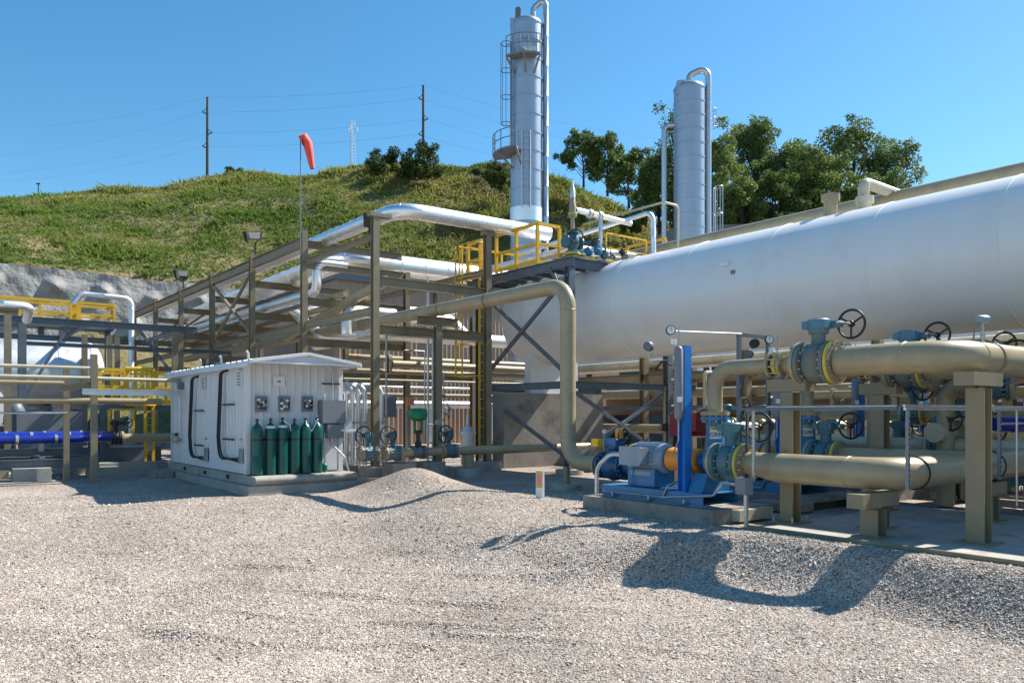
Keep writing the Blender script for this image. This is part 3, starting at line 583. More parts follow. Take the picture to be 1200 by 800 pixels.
# ------------------------------------------------------------------ tan pipe rack
RY = [20.65, 25.8, 30.9, 36.0, 41.0, 46.0, 51.0]; RX0, RX1 = 10.8, 14.8
rk = thing('pipe_rack', 'long tan steel pipe rack running back behind the white shed', 'pipe rack', (RX0, RY[0], 0))
for i, y in enumerate(RY):
    top0 = 7.45 if i == 0 else 8.0; top1 = 7.45 if i == 0 else 7.0
    steel(rk, 'column', (RX0, y, .2), (RX0, y, top0), .2, .2, 'tan_steel', (0, 1, 0)); steel(rk, 'column', (RX1, y, .2), (RX1, y, top1), .2, .2, 'tan_steel', (0, 1, 0))
    for x in (RX0, RX1): pier(rk, x, y, .46, .24)
    for z in ((4.2, 5.6) if i in (0, 1, 3, 5) else (5.6,)): steel(rk, 'cross_beam', (RX0 + .14, y, z), (RX1 - .14, y, z), .18, .28)
    if i: steel(rk, 'cross_beam', (RX0 + .14, y, 6.85), (RX1 - .14, y, 6.85), .18, .26)
    if 0 < i < 6: steel(rk, 'stringer', (RX0, y + .14, 7.62), (RX0, RY[i+1] - .14, 7.62), .2, .34)
    if i < 6:
        steel(rk, 'stringer', (RX0, y + .14, 4.75), (RX0, RY[i+1] - .14, 4.75), .16, .22); steel(rk, 'stringer', (RX1, y + .14, 6.3), (RX1, RY[i+1] - .14, 6.3), .12, .2)
    if i in (3,): steel(rk, 'brace', (RX0, y - 5, 4.9), (RX0, y, 7.5), .1, .1, kind='b'); steel(rk, 'brace', (RX0 + .08, y - 5, 7.5), (RX0 + .08, y, 4.9), .1, .1, kind='b')
    if i in (4, 5): steel(rk, 'knee_brace', (RX0 + .15, y, 6.0), (RX0 + 1.2, y, 6.8), .1, .1, kind='b'); steel(rk, 'knee_brace', (RX1 - .15, y, 4.4), (RX1 - 1.2, y, 5.5), .1, .1, kind='b')
steel(rk, 'cap_plate', (RX0 - .2, RY[0], 7.5), (RX0 + .5, RY[0], 7.5), .24, .1, kind='b'); steel(rk, 'cap_plate', (RX1 - .2, RY[0], 7.5), (RX1 + .2, RY[0], 7.5), .24, .1, kind='b')
steel(rk, 'cross_beam', (RX0 + .14, RY[1], 7.55), (RX0 + 3.8, RY[1], 7.55), .18, .24)
steel(rk, 'stringer', (RX0, RY[0] + .14, 6.9), (RX0, RY[1] - .14, 6.9), .14, .16)

for j, (x, z, r_, m_, lb) in enumerate(((11.9, 5.84, .09, 'tan_pipe', 'thin tan pipe on the upper rack beams nearest the windsock side'), (13.0, 5.86, .11, 'tan_pipe', 'tan pipe on the upper rack beams in the middle'))):
    pipe('rack_line', lb, [(x, 52, z), (x, 24.9 + .5 * j, z)], r_, m_, group='plain pipes along the rack')
for z in (3.1,):
    for y in RY[1:4]: steel(rk, 'cross_beam', (RX0 + .1, y, z), (RX1 + 3.0, y, z), .14, .2)
for x_ in (17.8,):
    for y in RY[1:3]: steel(rk, 'column', (x_, y, .2), (x_, y, 5.6), .2, .2, 'tan_steel', (0, 1, 0)); steel(rk, 'cross_beam', (RX1 + .1, y, 4.9), (x_ - .1, y, 4.9), .16, .22)

# T support of the descending tan pipe
ts = thing('pipe_support', 'tan T shaped post carrying the sloping tan pipe mid span', 'support', (12.4, 20.3, 0)); p = onX(513, 530, 12.4)
steel(ts, 'post', (12.4, p.y, .2), (12.4, p.y, 4.32), .2, .2, 'tan_steel', (0, 1, 0)); steel(ts, 'cap_beam', (11.7, p.y, 4.46), (13.1, p.y, 4.46), .26, .24); pier(ts, 12.4, p.y, .4)

# bright jacketed pipes on the rack
jacket_pipe('jacketed_pipe', 'shiny metal jacketed pipe bending over the corner column of the rack', 'pipe', [(11.6, 52, 7.86), (11.6, RY[0], 7.80), (17.2, RY[0] - .15, 7.80)], .235, sec=.55, bend=.75)
jacket_pipe('jacketed_pipe', 'thick silver jacketed pipe running low behind the corner column', 'pipe', [(12.6, 52, 7.05), (12.6, 26.6, 7.35), (19.0, 26.4, 7.35), (26, 26.4, 7.35)], .40, sec=1.0, bend=1.0)
jacket_pipe('jacketed_pipe', 'silver jacketed pipe crossing just below the building eave', 'pipe', [(13.7, 52, 6.15), (13.7, 31.6, 6.15), (20.4, 31.6, 6.15), (21.6, 31.6, 5.2)], .33, sec=1.0, bend=.8)
jacket_pipe('jacketed_pipe', 'narrow silver pipe on the outer edge of the rack beams', 'pipe', [(11.3, 50, 5.95), (11.3, 27.0, 5.95), (11.3, 25.9, 5.95), (11.3, 25.9, 7.0), (12.4, 25.9, 7.0)], .16, sec=1.2)
jacket_pipe('jacketed_pipe', 'bright silver pipe lying in the middle of the rack', 'pipe', [(12.4, 50, 5.98), (12.4, 31.0, 5.98), (12.4, 27.8, 4.6), (13.6, 26.8, 4.6)], .19, sec=1.2)
jacket_pipe('jacketed_pipe', 'flat run of silver pipe on the lower rack beams', 'pipe', [(13.5, 31, 4.62), (13.5, 25.4, 4.62), (19, 25.3, 4.62)], .24, sec=1.2)
jacket_pipe('jacketed_pipe', 'pale silver pipe at the back of the rack', 'pipe', [(14.4, 50, 6.75), (14.4, 33.5, 6.75), (22, 33.5, 6.75)], .2, sec=1.2)
# short looping line beside the column
jacket_pipe('looping_pipe', 'small silver pipe bending over itself behind the windsock column', 'pipe', [(11.6, 24.2, 4.4), (11.6, 24.2, 5.2), (13.4, 24.2, 5.2)], .17, sec=.6, bend=.4)
pipe('tan_cross_pipe', 'tan pipe sloping up between the rack columns', [(11.9, 30.2, 4.75), (11.9, 22.0, 5.9)], .16, 'tan_pipe')

# tan pipe coming down to the blue valves
DX, DY = 12.4, 14.05
dp = thing('descending_pipe', 'large tan pipe running forward then dropping down beside the platform', 'pipe', (DX, DY, 0))
part(dp, 'pipe_run', 'tan_pipe', lambda b: b.tube([(DX, 46, 4.8), (DX, DY, 4.8), (DX, DY, .62), (DX, 12.95, .62)], .185, 22, .55))
for p_, a_ in (((DX, DY + .62, 4.8), (0, 1, 0)), ((DX, DY, 4.2), (0, 0, 1)), ((DX, DY, 1.2), (0, 0, 1)), ((DX, 20.9, 4.8), (0, 1, 0)), ((DX, 13.35, .62), (0, 1, 0))): part(dp, 'weld_seam', 'tan_pipe', lambda b: b.lathe([(.184, -.014), (.192, -.004), (.192, .004), (.184, .014)], p_, a_, 22, cap=False))
for y in (17.3, 19.6, 24.6): part(dp, 'clamp', 'tan_steel', lambda b: b.lathe([(.186, -.03), (.2, -.03), (.2, .03), (.186, .03)], (DX, y, 4.8), (0, 1, 0), 22))
part(dp, 'flange', 'tan_pipe', lambda b: flange(b, (DX, 12.93, .62), (0, 1, 0), .185)); part(dp, 'bolts', 'bolt_steel', lambda b: bolts(b, (DX, 12.9, .62), (0, 1, 0), .185, 14))
part(dp, 'support_leg', 'tan_steel', lambda b: b.lathe([(.085, 0), (.085, .5)], (DX, DY + .05, .0)))
part(dp, 'footing', 'concrete', lambda b: b.lathe([(.36, -.4), (.36, .09), (.34, .11)], (DX, DY + .05, 0)))
# pressure gauge beside it
def gauge(parent, p, ax, r=.065, stem=.3, name='gauge'):
    p = Vector(p); ax = Vector(ax).normalized(); g = part(parent, name, 'black_iron', lambda b: b.lathe([(r, -.03), (r, .025), (r * .88, .03)], p, ax, 20))
    part(g, 'dial', 'gauge_face', lambda b: b.lathe([(r * .84, .031), (r * .84, .034)], p, ax, 20)); part(g, 'needle', 'hazard_print', lambda b: b.bar(p + ax * .037, p + ax * .037 + Vector((0, .0, r * .6)), .008, .004, ax))
    if stem: part(g, 'stem', 'bolt_steel', lambda b: b.sweep([p - Vector((0, 0, stem)), p - Vector((0, 0, r))], .012, 6))
    return g
VW = Vector((-.607, -.794, 0))
gauge(dp, (DX + .45, 13.3, 1.35), VW, stem=.6)

# ------------------------------------------------------------------ brown building behind
BX0, BX1, BY0, BY1, BH = 19.0, 41.5, 41.0, 66.0, 9.6
bd = thing('metal_building', 'brown ribbed metal compressor building behind the pipe rack', 'building', (BX0, BY0, 0))
pw = .92
def rib_panel(wd, h):
    b = MB(); pts = []; k = 3
    for i in range(k):
        x = wd * i / k; s = wd / k; pts += [(x, 0), (x + s * .55, 0), (x + s * .66, -.03), (x + s * .86, -.03), (x + s * .97, 0)]
    pts.append((wd - .006, 0)); top = [(x, y, h) for x, y in pts]; bot = [(x, y, 0) for x, y in pts]; n = len(pts)
    b.add(bot + top, [(i, i + 1, n + i + 1, n + i) for i in range(n - 1)]); return b
proto = rib_panel(pw, BH - .35).build('wall_panel', 'brown_siding', None, ang=20); pm = proto.data
nx = int((BX1 - BX0) / pw); ny = int((BY1 - BY0) / pw)
def wallp(x, y, rz):
    c = bpy.data.objects.new('wall_panel', pm); COL.objects.link(c); c.parent = bd; c.location = (x - BX0, y - BY0, 0); c.rotation_euler = (0, 0, rz)
for i in range(nx): wallp(BX0 + i * pw, BY0, 0)
for i in range(ny): wallp(BX0, BY0 + (i + 1) * pw, -math.pi / 2)
bpy.data.objects.remove(proto)
part(bd, 'inner_wall', 'brown_trim', lambda b: b.box(((BX0 + BX1) / 2, (BY0 + BY1) / 2, (BH - .5) / 2), (BX1 - BX0 - .3, BY1 - BY0 - .3, BH - .5)))
part(bd, 'eave_fascia', 'roof_grey', lambda b: b.box(((BX0 + BX1) / 2, BY0 - .12, BH - .12), (BX1 - BX0 + .5, .2, .5)))
part(bd, 'eave_fascia', 'roof_grey', lambda b: b.box((BX0 - .12, (BY0 + BY1) / 2 + .1, BH - .12), (.2, BY1 - BY0 + .2, .5)))
part(bd, 'gutter', 'white_paint', lambda b: b.box(((BX0 + BX1) / 2, BY0 - .16, BH + .19), (BX1 - BX0 + .7, .34, .1)))
part(bd, 'gutter', 'white_paint', lambda b: b.box((BX0 - .16, (BY0 + BY1) / 2 + .2, BH + .19), (.34, BY1 - BY0 + .2, .1)))
part(bd, 'roof', 'roof_grey', lambda b: b.prism([(BX0 - .3, BY0 - .3, BH + .26), (BX1 + .3, BY0 - .3, BH + .26), (BX1 + .3, (BY0 + BY1) / 2, BH + .9), (BX0 - .3, (BY0 + BY1) / 2, BH + .9)], (0, 0, .06)))
for x in (BX0 + 2.6, BX0 + 6.4): part(bd, 'downpipe', 'brown_trim', lambda b: b.box((x, BY0 - .12, BH / 2 - .2), (.14, .12, BH - .4)))
for x, z in ((25.5, 2.2), (30, 2.2)):
    dr = part(bd, 'door', 'white_paint', lambda b: b.box((x, BY0 - .08, 1.1), (1.0, .06, 2.1)))
# utility cabinets by the wall
for i, (px, py, ww, hh, lb) in enumerate(((455, 475, .5, .8, 'grey electrical cabinet on a stand behind the conduit bends'), (480, 470, .24, .26, 'small orange call box on the rack column'))):
    q = onY(px, py, 24.5); c = thing('electrical_cabinet' if i == 0 else 'call_box', lb, 'cabinet', (q.x, q.y, 0))
    part(c, 'enclosure', 'box_grey' if i == 0 else 'guard_orange', lambda b: b.box((q.x, q.y, q.z), (ww, .25, hh))); part(c, 'door_panel', 'box_grey' if i == 0 else 'label_orange', lambda b: b.box((q.x, q.y - .135, q.z), (ww * .9, .02, hh * .9)))
    steel(c, 'post', (q.x, q.y + .2, 0), (q.x, q.y + .2, q.z + hh * .4), .07, .07, 'galvanised', kind='b')

# ------------------------------------------------------------------ two process towers
def tower(name, label, px, d, dia, top_y, pipe_px, side_pipe, bands, skirt_y):
    p = atD(px, 0, d); x, y = p.x, p.y; r = dia / 2; zt = EYE + (HOR - top_y) / FPX * d; t = thing(name, label, 'tower', (x, y, 0)); n = bands
    zb = 3.0; zc = zt - r * .45
    for i in range(n):
        a, b_ = zb + (zc - zb) * i / n, zb + (zc - zb) * (i + 1) / n; tap = 1.0
        part(t, 'cladding_band', 'tower_paint', lambda b: b.lathe([(r, a), (r, b_ - .07), (r + .03, b_ - .065), (r + .03, b_)], (x, y, 0), seg=48, cap=False))
    part(t, 'dome', 'tower_paint', lambda b: b.lathe([(r * math.cos(a) + .0, zc + r * .45 * math.sin(a)) for a in np.linspace(0, math.pi / 2, 9)], (x, y, 0), seg=48, cap=False))
    part(t, 'skirt', 'tower_paint', lambda b: b.lathe([(r + .05, 0), (r + .05, zb)], (x, y, 0), seg=48)); return t, x, y, r, zt, zc
t1, x, y, r, zt, zc = tower('process_tower', 'tallest silver column with caged ladder and two platforms', 617, 42.7, 1.72, 22, 637, None, 20, 245)
RT = Vector((CA, -SA, 0)); FW = Vector((SA, CA, 0))
c = Vector((x, y, 0)); q = c + RT * (r + .17) - FW * .1; top = zt + 1.0
jacket_pipe('', '', '', [c + RT * .35 + Vector((0, 0, zt - .15)), c + RT * .35 + Vector((0, 0, zt + .55)), q + Vector((0, 0, zt + 1.05)), q + Vector((0, 0, 1.0))], .15, 'galvanised', 1.6, .45, parent=t1, seg=14)
for z in (zc - .8, zc - 8, 10.5): part(t1, 'pipe_bracket', 'tan_steel', lambda b: b.bar(c + RT * (r - .1) + Vector((0, 0, z)), q + Vector((0, 0, z)), .07, .07))
jacket_pipe('', '', '', [c - RT * .45 + Vector((0, 0, zt - .3)), c - RT * .45 + Vector((0, 0, zt + .55))], .16, 'bluegrey_steel', 1.0, parent=t1, seg=12)
part(t1, 'pipe_hood', 'tower_paint', lambda b: b.box(c - RT * .62 - FW * .3 + Vector((0, 0, zc - .5)), (.5, .5, 1.3), -AZ))
def tower_platform(t, ang0, ang1, z, ro, rail=1.05, m='box_grey'):
    n = 10; inn = [c + Vector((math.cos(a), math.sin(a), 0)) * (r + .03) + Vector((0, 0, z)) for a in np.linspace(ang0, ang1, n)]; out = [c + Vector((math.cos(a), math.sin(a), 0)) * ro + Vector((0, 0, z)) for a in np.linspace(ang0, ang1, n)]
    pf = part(t, 'platform', m, lambda b: b.prism(inn + out[::-1], (0, 0, .1)))
    for a in (out[0], out[n//2], out[-1]): part(pf, 'bracket', m, lambda b: b.bar(a, Vector((c.x, c.y, z - .75)) + Vector((a.x - c.x, a.y - c.y, 0)).normalized() * r, .08, .08))
    for i, a in enumerate(out):
        if i % 2 == 0 or i == n - 1: part(pf, 'post', m, lambda b: b.sweep([a, a + Vector((0, 0, rail))], .028, 5))
    for k in (1, .55): part(pf, 'rail', m, lambda b: b.sweep([a + Vector((0, 0, rail * k)) for a in out], .028, 5))
la = math.atan2(-RT.y, -RT.x)
def br(z): return EYE + (HOR - z) / FPX * 42.7
tower_platform(t1, la + .75, la + 2.05, br(76), r + .62); tower_platform(t1, la - .35, la + 1.25, br(184), r + .95)
ladder(t1, c - RT * (r - .02) - FW * .35 + Vector((0, 0, br(186))), c - RT * (r - .02) - FW * .35 + Vector((0, 0, br(60))), FW, 'box_grey', cage=(br(148), br(55)), out=-RT)
ladder(t1, c - FW * (r + .12) - RT * .05 + Vector((0, 0, br(248))), c - FW * (r + .12) - RT * .05 + Vector((0, 0, br(160))), RT, 'galvanised')
part(t1, 'manway', 'galvanised', lambda b: b.lathe([(.3, 0), (.3, .25), (.38, .25), (.38, .34), (.3, .36)], c - FW * r * .95 + RT * .1 + Vector((0, 0, br(63))), -FW, 20))
part(t1, 'jacket_patch', 'aluminium', lambda b: b.lathe([(r + .03, br(262)), (r + .03, br(245))], (x, y, 0), seg=48, cap=False))
t2, x, y, r, zt, zc = tower('process_tower', 'shorter silver column behind the white tank with a loop pipe at its top', 808, 50, 1.95, 97, 829, None, 22, 280)
c = Vector((x, y, 0)); q = c + RT * (r + .17) - FW * .15
jacket_pipe('', '', '', [c - RT * .05 + Vector((0, 0, zt - .15)), c - RT * .05 + Vector((0, 0, zt + .45)), q + Vector((0, 0, zt + .95)), q + Vector((0, 0, 1.0))], .19, 'galvanised', 1.6, .5, parent=t2, seg=14)
for z in (zc - .9, zc - 8.6): part(t2, 'pipe_bracket', 'tan_steel', lambda b: b.bar(c + RT * (r - .1) + Vector((0, 0, z)), q + Vector((0, 0, z)), .08, .08))
q2 = c - RT * (r + .62); zz2 = EYE + (HOR - 147) / FPX * 50
jacket_pipe('', '', '', [q2 + Vector((0, 0, 5)), q2 + Vector((0, 0, zz2)), c - RT * (r - .1) + Vector((0, 0, zz2))], .17, 'galvanised', 2.0, .4, parent=t2, seg=14)
part(t2, 'pipe_bracket', 'galvanised', lambda b: b.bar(q2 + Vector((0, 0, zz2 - .42)), c - RT * (r - .1) + Vector((0, 0, zz2 - .42)), .06, .06))
part(t2, 'pipe_hood', 'tower_paint', lambda b: b.box(c - RT * .65 - FW * .4 + Vector((0, 0, zc - .1)), (.45, .45, .9), -AZ))
def br2(z): return EYE + (HOR - z) / FPX * 50
ladder(t2, c + RT * (r + .3) + FW * .5 + Vector((0, 0, br2(290))), c + RT * (r + .3) + FW * .5 + Vector((0, 0, br2(120))), FW, 'galvanised', cage=(br2(146), br2(125)), out=RT)
ladder(t2, c + RT * (r + .75) + FW * .6 + Vector((0, 0, br2(290))), c + RT * (r + .75) + FW * .6 + Vector((0, 0, br2(216))), FW, 'galvanised', cage=(br2(280), br2(216)), out=RT)

# ------------------------------------------------------------------ poles, mast, wires, windsock
def pole(px, top, base_y, d, rb, label, arms):
    p = atD(px, base_y, d); zt = EYE + (HOR - top) / FPX * d; t = thing('utility_pole', label, 'utility pole', (p.x, p.y, p.z), 'utility poles on the hill crest')
    part(t, 'shaft', 'wood_pole', lambda b: b.sweep([(p.x, p.y, p.z - 3), (p.x, p.y, zt)], [rb, rb * .7], 10)); ends = []
    for ay, dx in arms:
        z = EYE + (HOR - ay) / FPX * d; q = Vector((p.x, p.y, z)); e_ = q + RT * dx + Vector((0, 0, .35)); ends.append(e_)
        part(t, 'crossarm', 'wood_pole', lambda b: b.sweep([q, e_], .09, 6)); part(t, 'stay', 'wire_dark', lambda b: b.sweep([q + Vector((0, 0, 1.1)), e_], .05, 5))
        part(t, 'insulator', 'box_grey', lambda b: b.lathe([(.05, 0), (.12, .06), (.05, .12), (.12, .18), (.05, .24)], e_, seg=10))
    return Vector((p.x, p.y, zt)), ends
pa, ea = pole(243, 114, 202, 131, .26, 'dark wooden pole standing on the crest at the left', [(134, -.8), (158, .75), (174, -.75)])
pb, eb = pole(496, 100, 212, 127, .26, 'dark wooden pole standing behind the crest bushes', [(118, -.7), (142, .7), (160, -.7)])
def wire(a, b_, sag, label):
    pts = [a.lerp(b_, k / 14) - Vector((0, 0, sag * 4 * (k / 14) * (1 - k / 14))) for k in range(15)]; o = part(None, 'power_line', 'wire_grey', lambda b: b.sweep(pts, .014, 4)); tag(o, label, 'wire', 'power lines over the hill')
nm = ('top', 'second', 'third', 'lowest')
for i, (u, v) in enumerate(zip([pa] + ea, [pb] + eb)): wire(u, v, .6, f'{nm[i]} power line strung between the two crest poles')
for i, (u, py) in enumerate(zip([pa] + ea, (150, 184, 203, 212))): wire(u, atD(-20, py, 170), 1.5, f'{nm[i]} power line running from the left pole out of the picture')
for i, (u, py) in enumerate(zip([pb] + eb, (150, 168, 190, 205))): wire(u, atD(790, py + 15, 150), 1.2, f'{nm[i]} power line running from the right pole behind the towers')
mp_ = atD(413, 196, 190); mz = EYE + (HOR - 141) / FPX * 190
mast = thing('lattice_mast', 'thin lattice antenna mast beyond the hill crest', 'mast', (mp_.x, mp_.y, mp_.z))
cs = [RT * .7 * math.cos(a) + FW * .7 * math.sin(a) for a in (.4, 2.5, 4.6)]
for k in cs: part(mast, 'leg', 'galvanised', lambda b: b.sweep([mp_ + k - Vector((0, 0, 6)), Vector((mp_.x, mp_.y, mz)) + k * .75], .09, 5))
for i in range(16):
    z0 = mp_.z - 2 + (mz - mp_.z + 1.5) * i / 16; z1 = mp_.z - 2 + (mz - mp_.z + 1.5) * (i + 1) / 16
    for j in range(3): part(mast, 'lacing', 'galvanised', lambda b: b.sweep([Vector((mp_.x, mp_.y, z0)) + cs[j] * .88, Vector((mp_.x, mp_.y, z1)) + cs[(j+1) % 3] * .88], .05, 4))
for j in range(3): part(mast, 'antenna', 'white_paint', lambda b: b.box(Vector((mp_.x, mp_.y, mz - 2.0)) + cs[j] * 1.7, (.2, .2, 1.2)))
fp = atD(45, 224, 150); sg = thing('far_mast', 'tiny mast with twin heads on the far left skyline', 'mast', fp)
part(sg, 'shaft', 'wire_dark', lambda b: b.sweep([fp - Vector((0, 0, 4)), fp + Vector((0, 0, 1.4))], .1, 6)); part(sg, 'head_bar', 'wire_dark', lambda b: b.bar(fp + RT * -.35 + Vector((0, 0, 1.4)), fp + RT * .35 + Vector((0, 0, 1.4)), .2, .25))
wx, wy = 10.8, 25.62; zt = EYE + (HOR - 166) / FPX * 26.9
ws = thing('windsock', 'limp red windsock on a thin pole fixed to the rack', 'windsock', (wx - .16, wy, 7.2)); wp = Vector((wx - .2, wy, 0))
part(ws, 'pole', 'box_grey', lambda b: b.sweep([wp + Vector((0, 0, 6.8)), wp + Vector((0, 0, zt))], .02, 8))
part(ws, 'hoop', 'wire_dark', lambda b: b.torus(wp + RT * .12 + Vector((0, 0, zt - .05)), RT + Vector((0, 0, .2)), .2, .015))
def sock(b):
    pts = [wp + RT * .02 + Vector((0, 0, zt - .02)), wp + RT * .14 + Vector((0, 0, zt + .04)), wp + RT * .24 + Vector((0, 0, zt - .12)), wp + RT * .30 + Vector((0, 0, zt - .4)), wp + RT * .36 + Vector((0, 0, zt - .75)), wp + RT * .40 + Vector((0, 0, zt - .95))]
    b.sweep(pts, [.2, .2, .16, .13, .10, .075], 14, cap=False)
part(ws, 'sock', 'windsock', sock)
# flood lights on the rack
def flood(x, y, z, label, rz):
    t = thing('flood_light', label, 'flood light', (0, 0, 0), 'flood lights on the rack')
    part(t, 'bracket', 'black_iron', lambda b: b.tube([(0, 0, -.45), (0, 0, 0), (.1, 0, .1)], .03, 8, .06)); part(t, 'housing', 'black_iron', lambda b: b.prism([(-.2, -.12, .1), (.2, -.12, .1), (.26, -.16, .42), (-.26, -.16, .42)], (0, .2, .05)))
    part(t, 'lens', 'glass_lamp', lambda b: b.prism([(-.18, -.135, .14), (.18, -.135, .14), (.23, -.172, .39), (-.23, -.172, .39)], (0, -.012, 0)))
    part(t, 'hood', 'black_iron', lambda b: b.prism([(-.38, -.05, .05), (-.28, -.05, .05), (-.34, -.05, .45), (-.48, -.05, .42)], (0, .2, 0))); t.location = (x, y, z); t.rotation_euler = (0, 0, rz)
flood(10.75, 30.4, 8.35, 'black flood light on the rack column nearest the windsock', R(-30)); flood(10.75, 40.4, 8.3, 'black flood light on the far rack column before the concrete wall', R(-20))
flood(10.9, 21.2, 7.15, 'flood light hanging beside the corner rack column', R(60))

# ------------------------------------------------------------------ white equipment shed
HX0, HX1, HY0, HY1, HG, HZ, HE, HPK = 6.8, 9.3, 19.8, 26.7, -.23, .24, 3.02, 3.22
sl = thing('shed_foundation', 'stepped concrete slab under the white shed', 'slab', (HX0, HY0, HG))
part(sl, 'slab', 'concrete', lambda b: b.box((8.15, 23.0, HG + .04), (3.2, 8.0, .38))); part(sl, 'slab_end', 'concrete', lambda b: b.box((9.9, 20.2, HG + .02), (.28, 1.6, .3)))
part(sl, 'kerb_block', 'old_concrete', lambda b: b.box((6.25, 26.2, HG + .05), (.5, 1.4, .36)))
sh = thing('equipment_shed', 'small white ribbed metal shed with gable roof and cable loops', 'shed', (HX0, HY0, HG))
part(sh, 'skid', 'concrete', lambda b: b.box((8.07, 23.0, .115), (2.72, 7.9, .22)))
for i, y in enumerate((21.0, 23.0, 25.0)): part(sh, 'fork_pocket', 'black_iron', lambda b: b.box((6.70, y, .12), (.04, .16, .1)))
part(sh, 'skid_nose', 'concrete', lambda b: b.sweep([(6.72, 19.05, .13), (9.42, 19.05, .13)], .095, 12))
part(sh, 'core', 'shed_white', lambda b: b.box(((HX0 + HX1) / 2, (HY0 + HY1) / 2, (HZ + HE) / 2), (HX1 - HX0 - .06, HY1 - HY0 - .06, HE - HZ - .02)))
def shed_panel(wd, h, nrib=4):
    b = MB(); pts = []
    for i in range(nrib):
        x = wd * i / nrib; s = wd / nrib; pts += [(x, 0), (x + s * .62, 0), (x + s * .72, -.028), (x + s * .88, -.028), (x + s * .98, 0)]
    pts.append((wd - .004, 0)); n = len(pts); b.add([(x, y, 0) for x, y in pts] + [(x, y, h) for x, y in pts], [(i, i+1, n+i+1, n+i) for i in range(n-1)]); return b
ns = 7; wd = (HY1 - HY0) / ns; pr = shed_panel(wd, HE - HZ).build('wall_panel', 'shed_white', None, 20); pm1 = pr.data; bpy.data.objects.remove(pr)
nf = 3; wf = (HX1 - HX0) / nf; pr = shed_panel(wf, HE - HZ).build('wall_panel', 'shed_white', None, 20); pm2 = pr.data; bpy.data.objects.remove(pr)
def put(me, par, loc, rz, name):
    c = bpy.data.objects.new(name, me); COL.objects.link(c); c.parent = par; L = par.location; c.location = (loc[0] - L.x, loc[1] - L.y, loc[2] - L.z); c.rotation_euler = (0, 0, rz)
for i in range(ns): put(pm1, sh, (HX0, HY0 + (i + 1) * wd, HZ), -math.pi / 2, 'wall_panel')
for i in range(nf): put(pm2, sh, (HX0 + i * wf, HY0, HZ), 0, 'wall_panel')
part(sh, 'gable', 'shed_white', lambda b: b.prism([(HX0, HY0 - .005, HE), (HX1, HY0 - .005, HE), ((HX0 + HX1) / 2, HY0 - .005, HPK)], (0, .06, 0)))
for x, y in ((HX0, HY0), (HX1, HY0), (HX0, HY1)): part(sh, 'corner_trim', 'shed_trim', lambda b: b.box((x, y, (HZ + HE) / 2), (.12, .12, HE - HZ)))
mx_ = (HX0 + HX1) / 2; oy0, oy1 = HY0 - .9, HY1 + .25
for s in (-1, 1):
    xe = mx_ + s * (HX1 - HX0 + .36) / 2; ze = HE - .0; nr = 9; L = (oy1 - oy0) / nr
    for i in range(nr):
        y0, y1 = oy0 + i * L, oy0 + (i + 1) * L - .004
        def rp(b):
            prof = [(y0, 0), (y0 + L * .2, 0), (y0 + L * .26, .035), (y0 + L * .34, .035), (y0 + L * .4, 0), (y0 + L * .7, 0), (y0 + L * .76, .035), (y0 + L * .84, .035), (y0 + L * .9, 0), (y1, 0)]; n = len(prof)
            A = [(xe, y, ze + .03 + h) for y, h in prof]; B = [(mx_, y, HPK + .05 + h) for y, h in prof]; b.add(A + B, [(i, i+1, n+i+1, n+i) if s < 0 else (i, n+i, n+i+1, i+1) for i in range(n-1)])
        part(sh, 'roof_panel', 'shed_trim', rp, ang=20)
    part(sh, 'roof_soffit', 'shed_trim', lambda b: b.prism([(xe, oy0 + .01, ze), (mx_, oy0 + .01, HPK + .02), (mx_, oy0 + .01, HPK - .02), (xe, oy0 + .01, ze - .04)], (0, oy1 - oy0 - .02, 0)))
    part(sh, 'eave_trim', 'shed_trim', lambda b: b.bar((xe, oy0, ze - .01), (xe, oy1, ze - .01), .05, .08)); part(sh, 'gable_trim', 'shed_trim', lambda b: b.bar((xe, oy0 - .012, ze + .02), (mx_, oy0 - .012, HPK + .04), .022, .07))
part(sh, 'canopy_face', 'shed_white', lambda b: b.prism([(HX0 - .1, oy0 + .04, HE + .0), (HX1 + .1, oy0 + .04, HE + .0), (mx_, oy0 + .04, HPK - .03)], (0, .03, 0)))
part(sh, 'canopy_beam', 'shed_trim', lambda b: b.bar((HX0 - .15, oy0 + .02, HE - .01), (HX1 + .15, oy0 + .02, HE - .01), .03, .05))
part(sh, 'gutter_pipe', 'shed_trim', lambda b: b.sweep([(6.52, 19.0, 2.93), (6.52, 27.2, 2.9)], .035, 8))
for y in (20.3, 22.5, 24.4): part(sh, 'roof_vent', 'galvanised', lambda b: b.sweep([(7.0, y, HE), (7.0, y, HE + .28), (6.95, y, HE + .36)], .035, 8))
def xs(px, py): return onX(px, py, HX0 - .05)
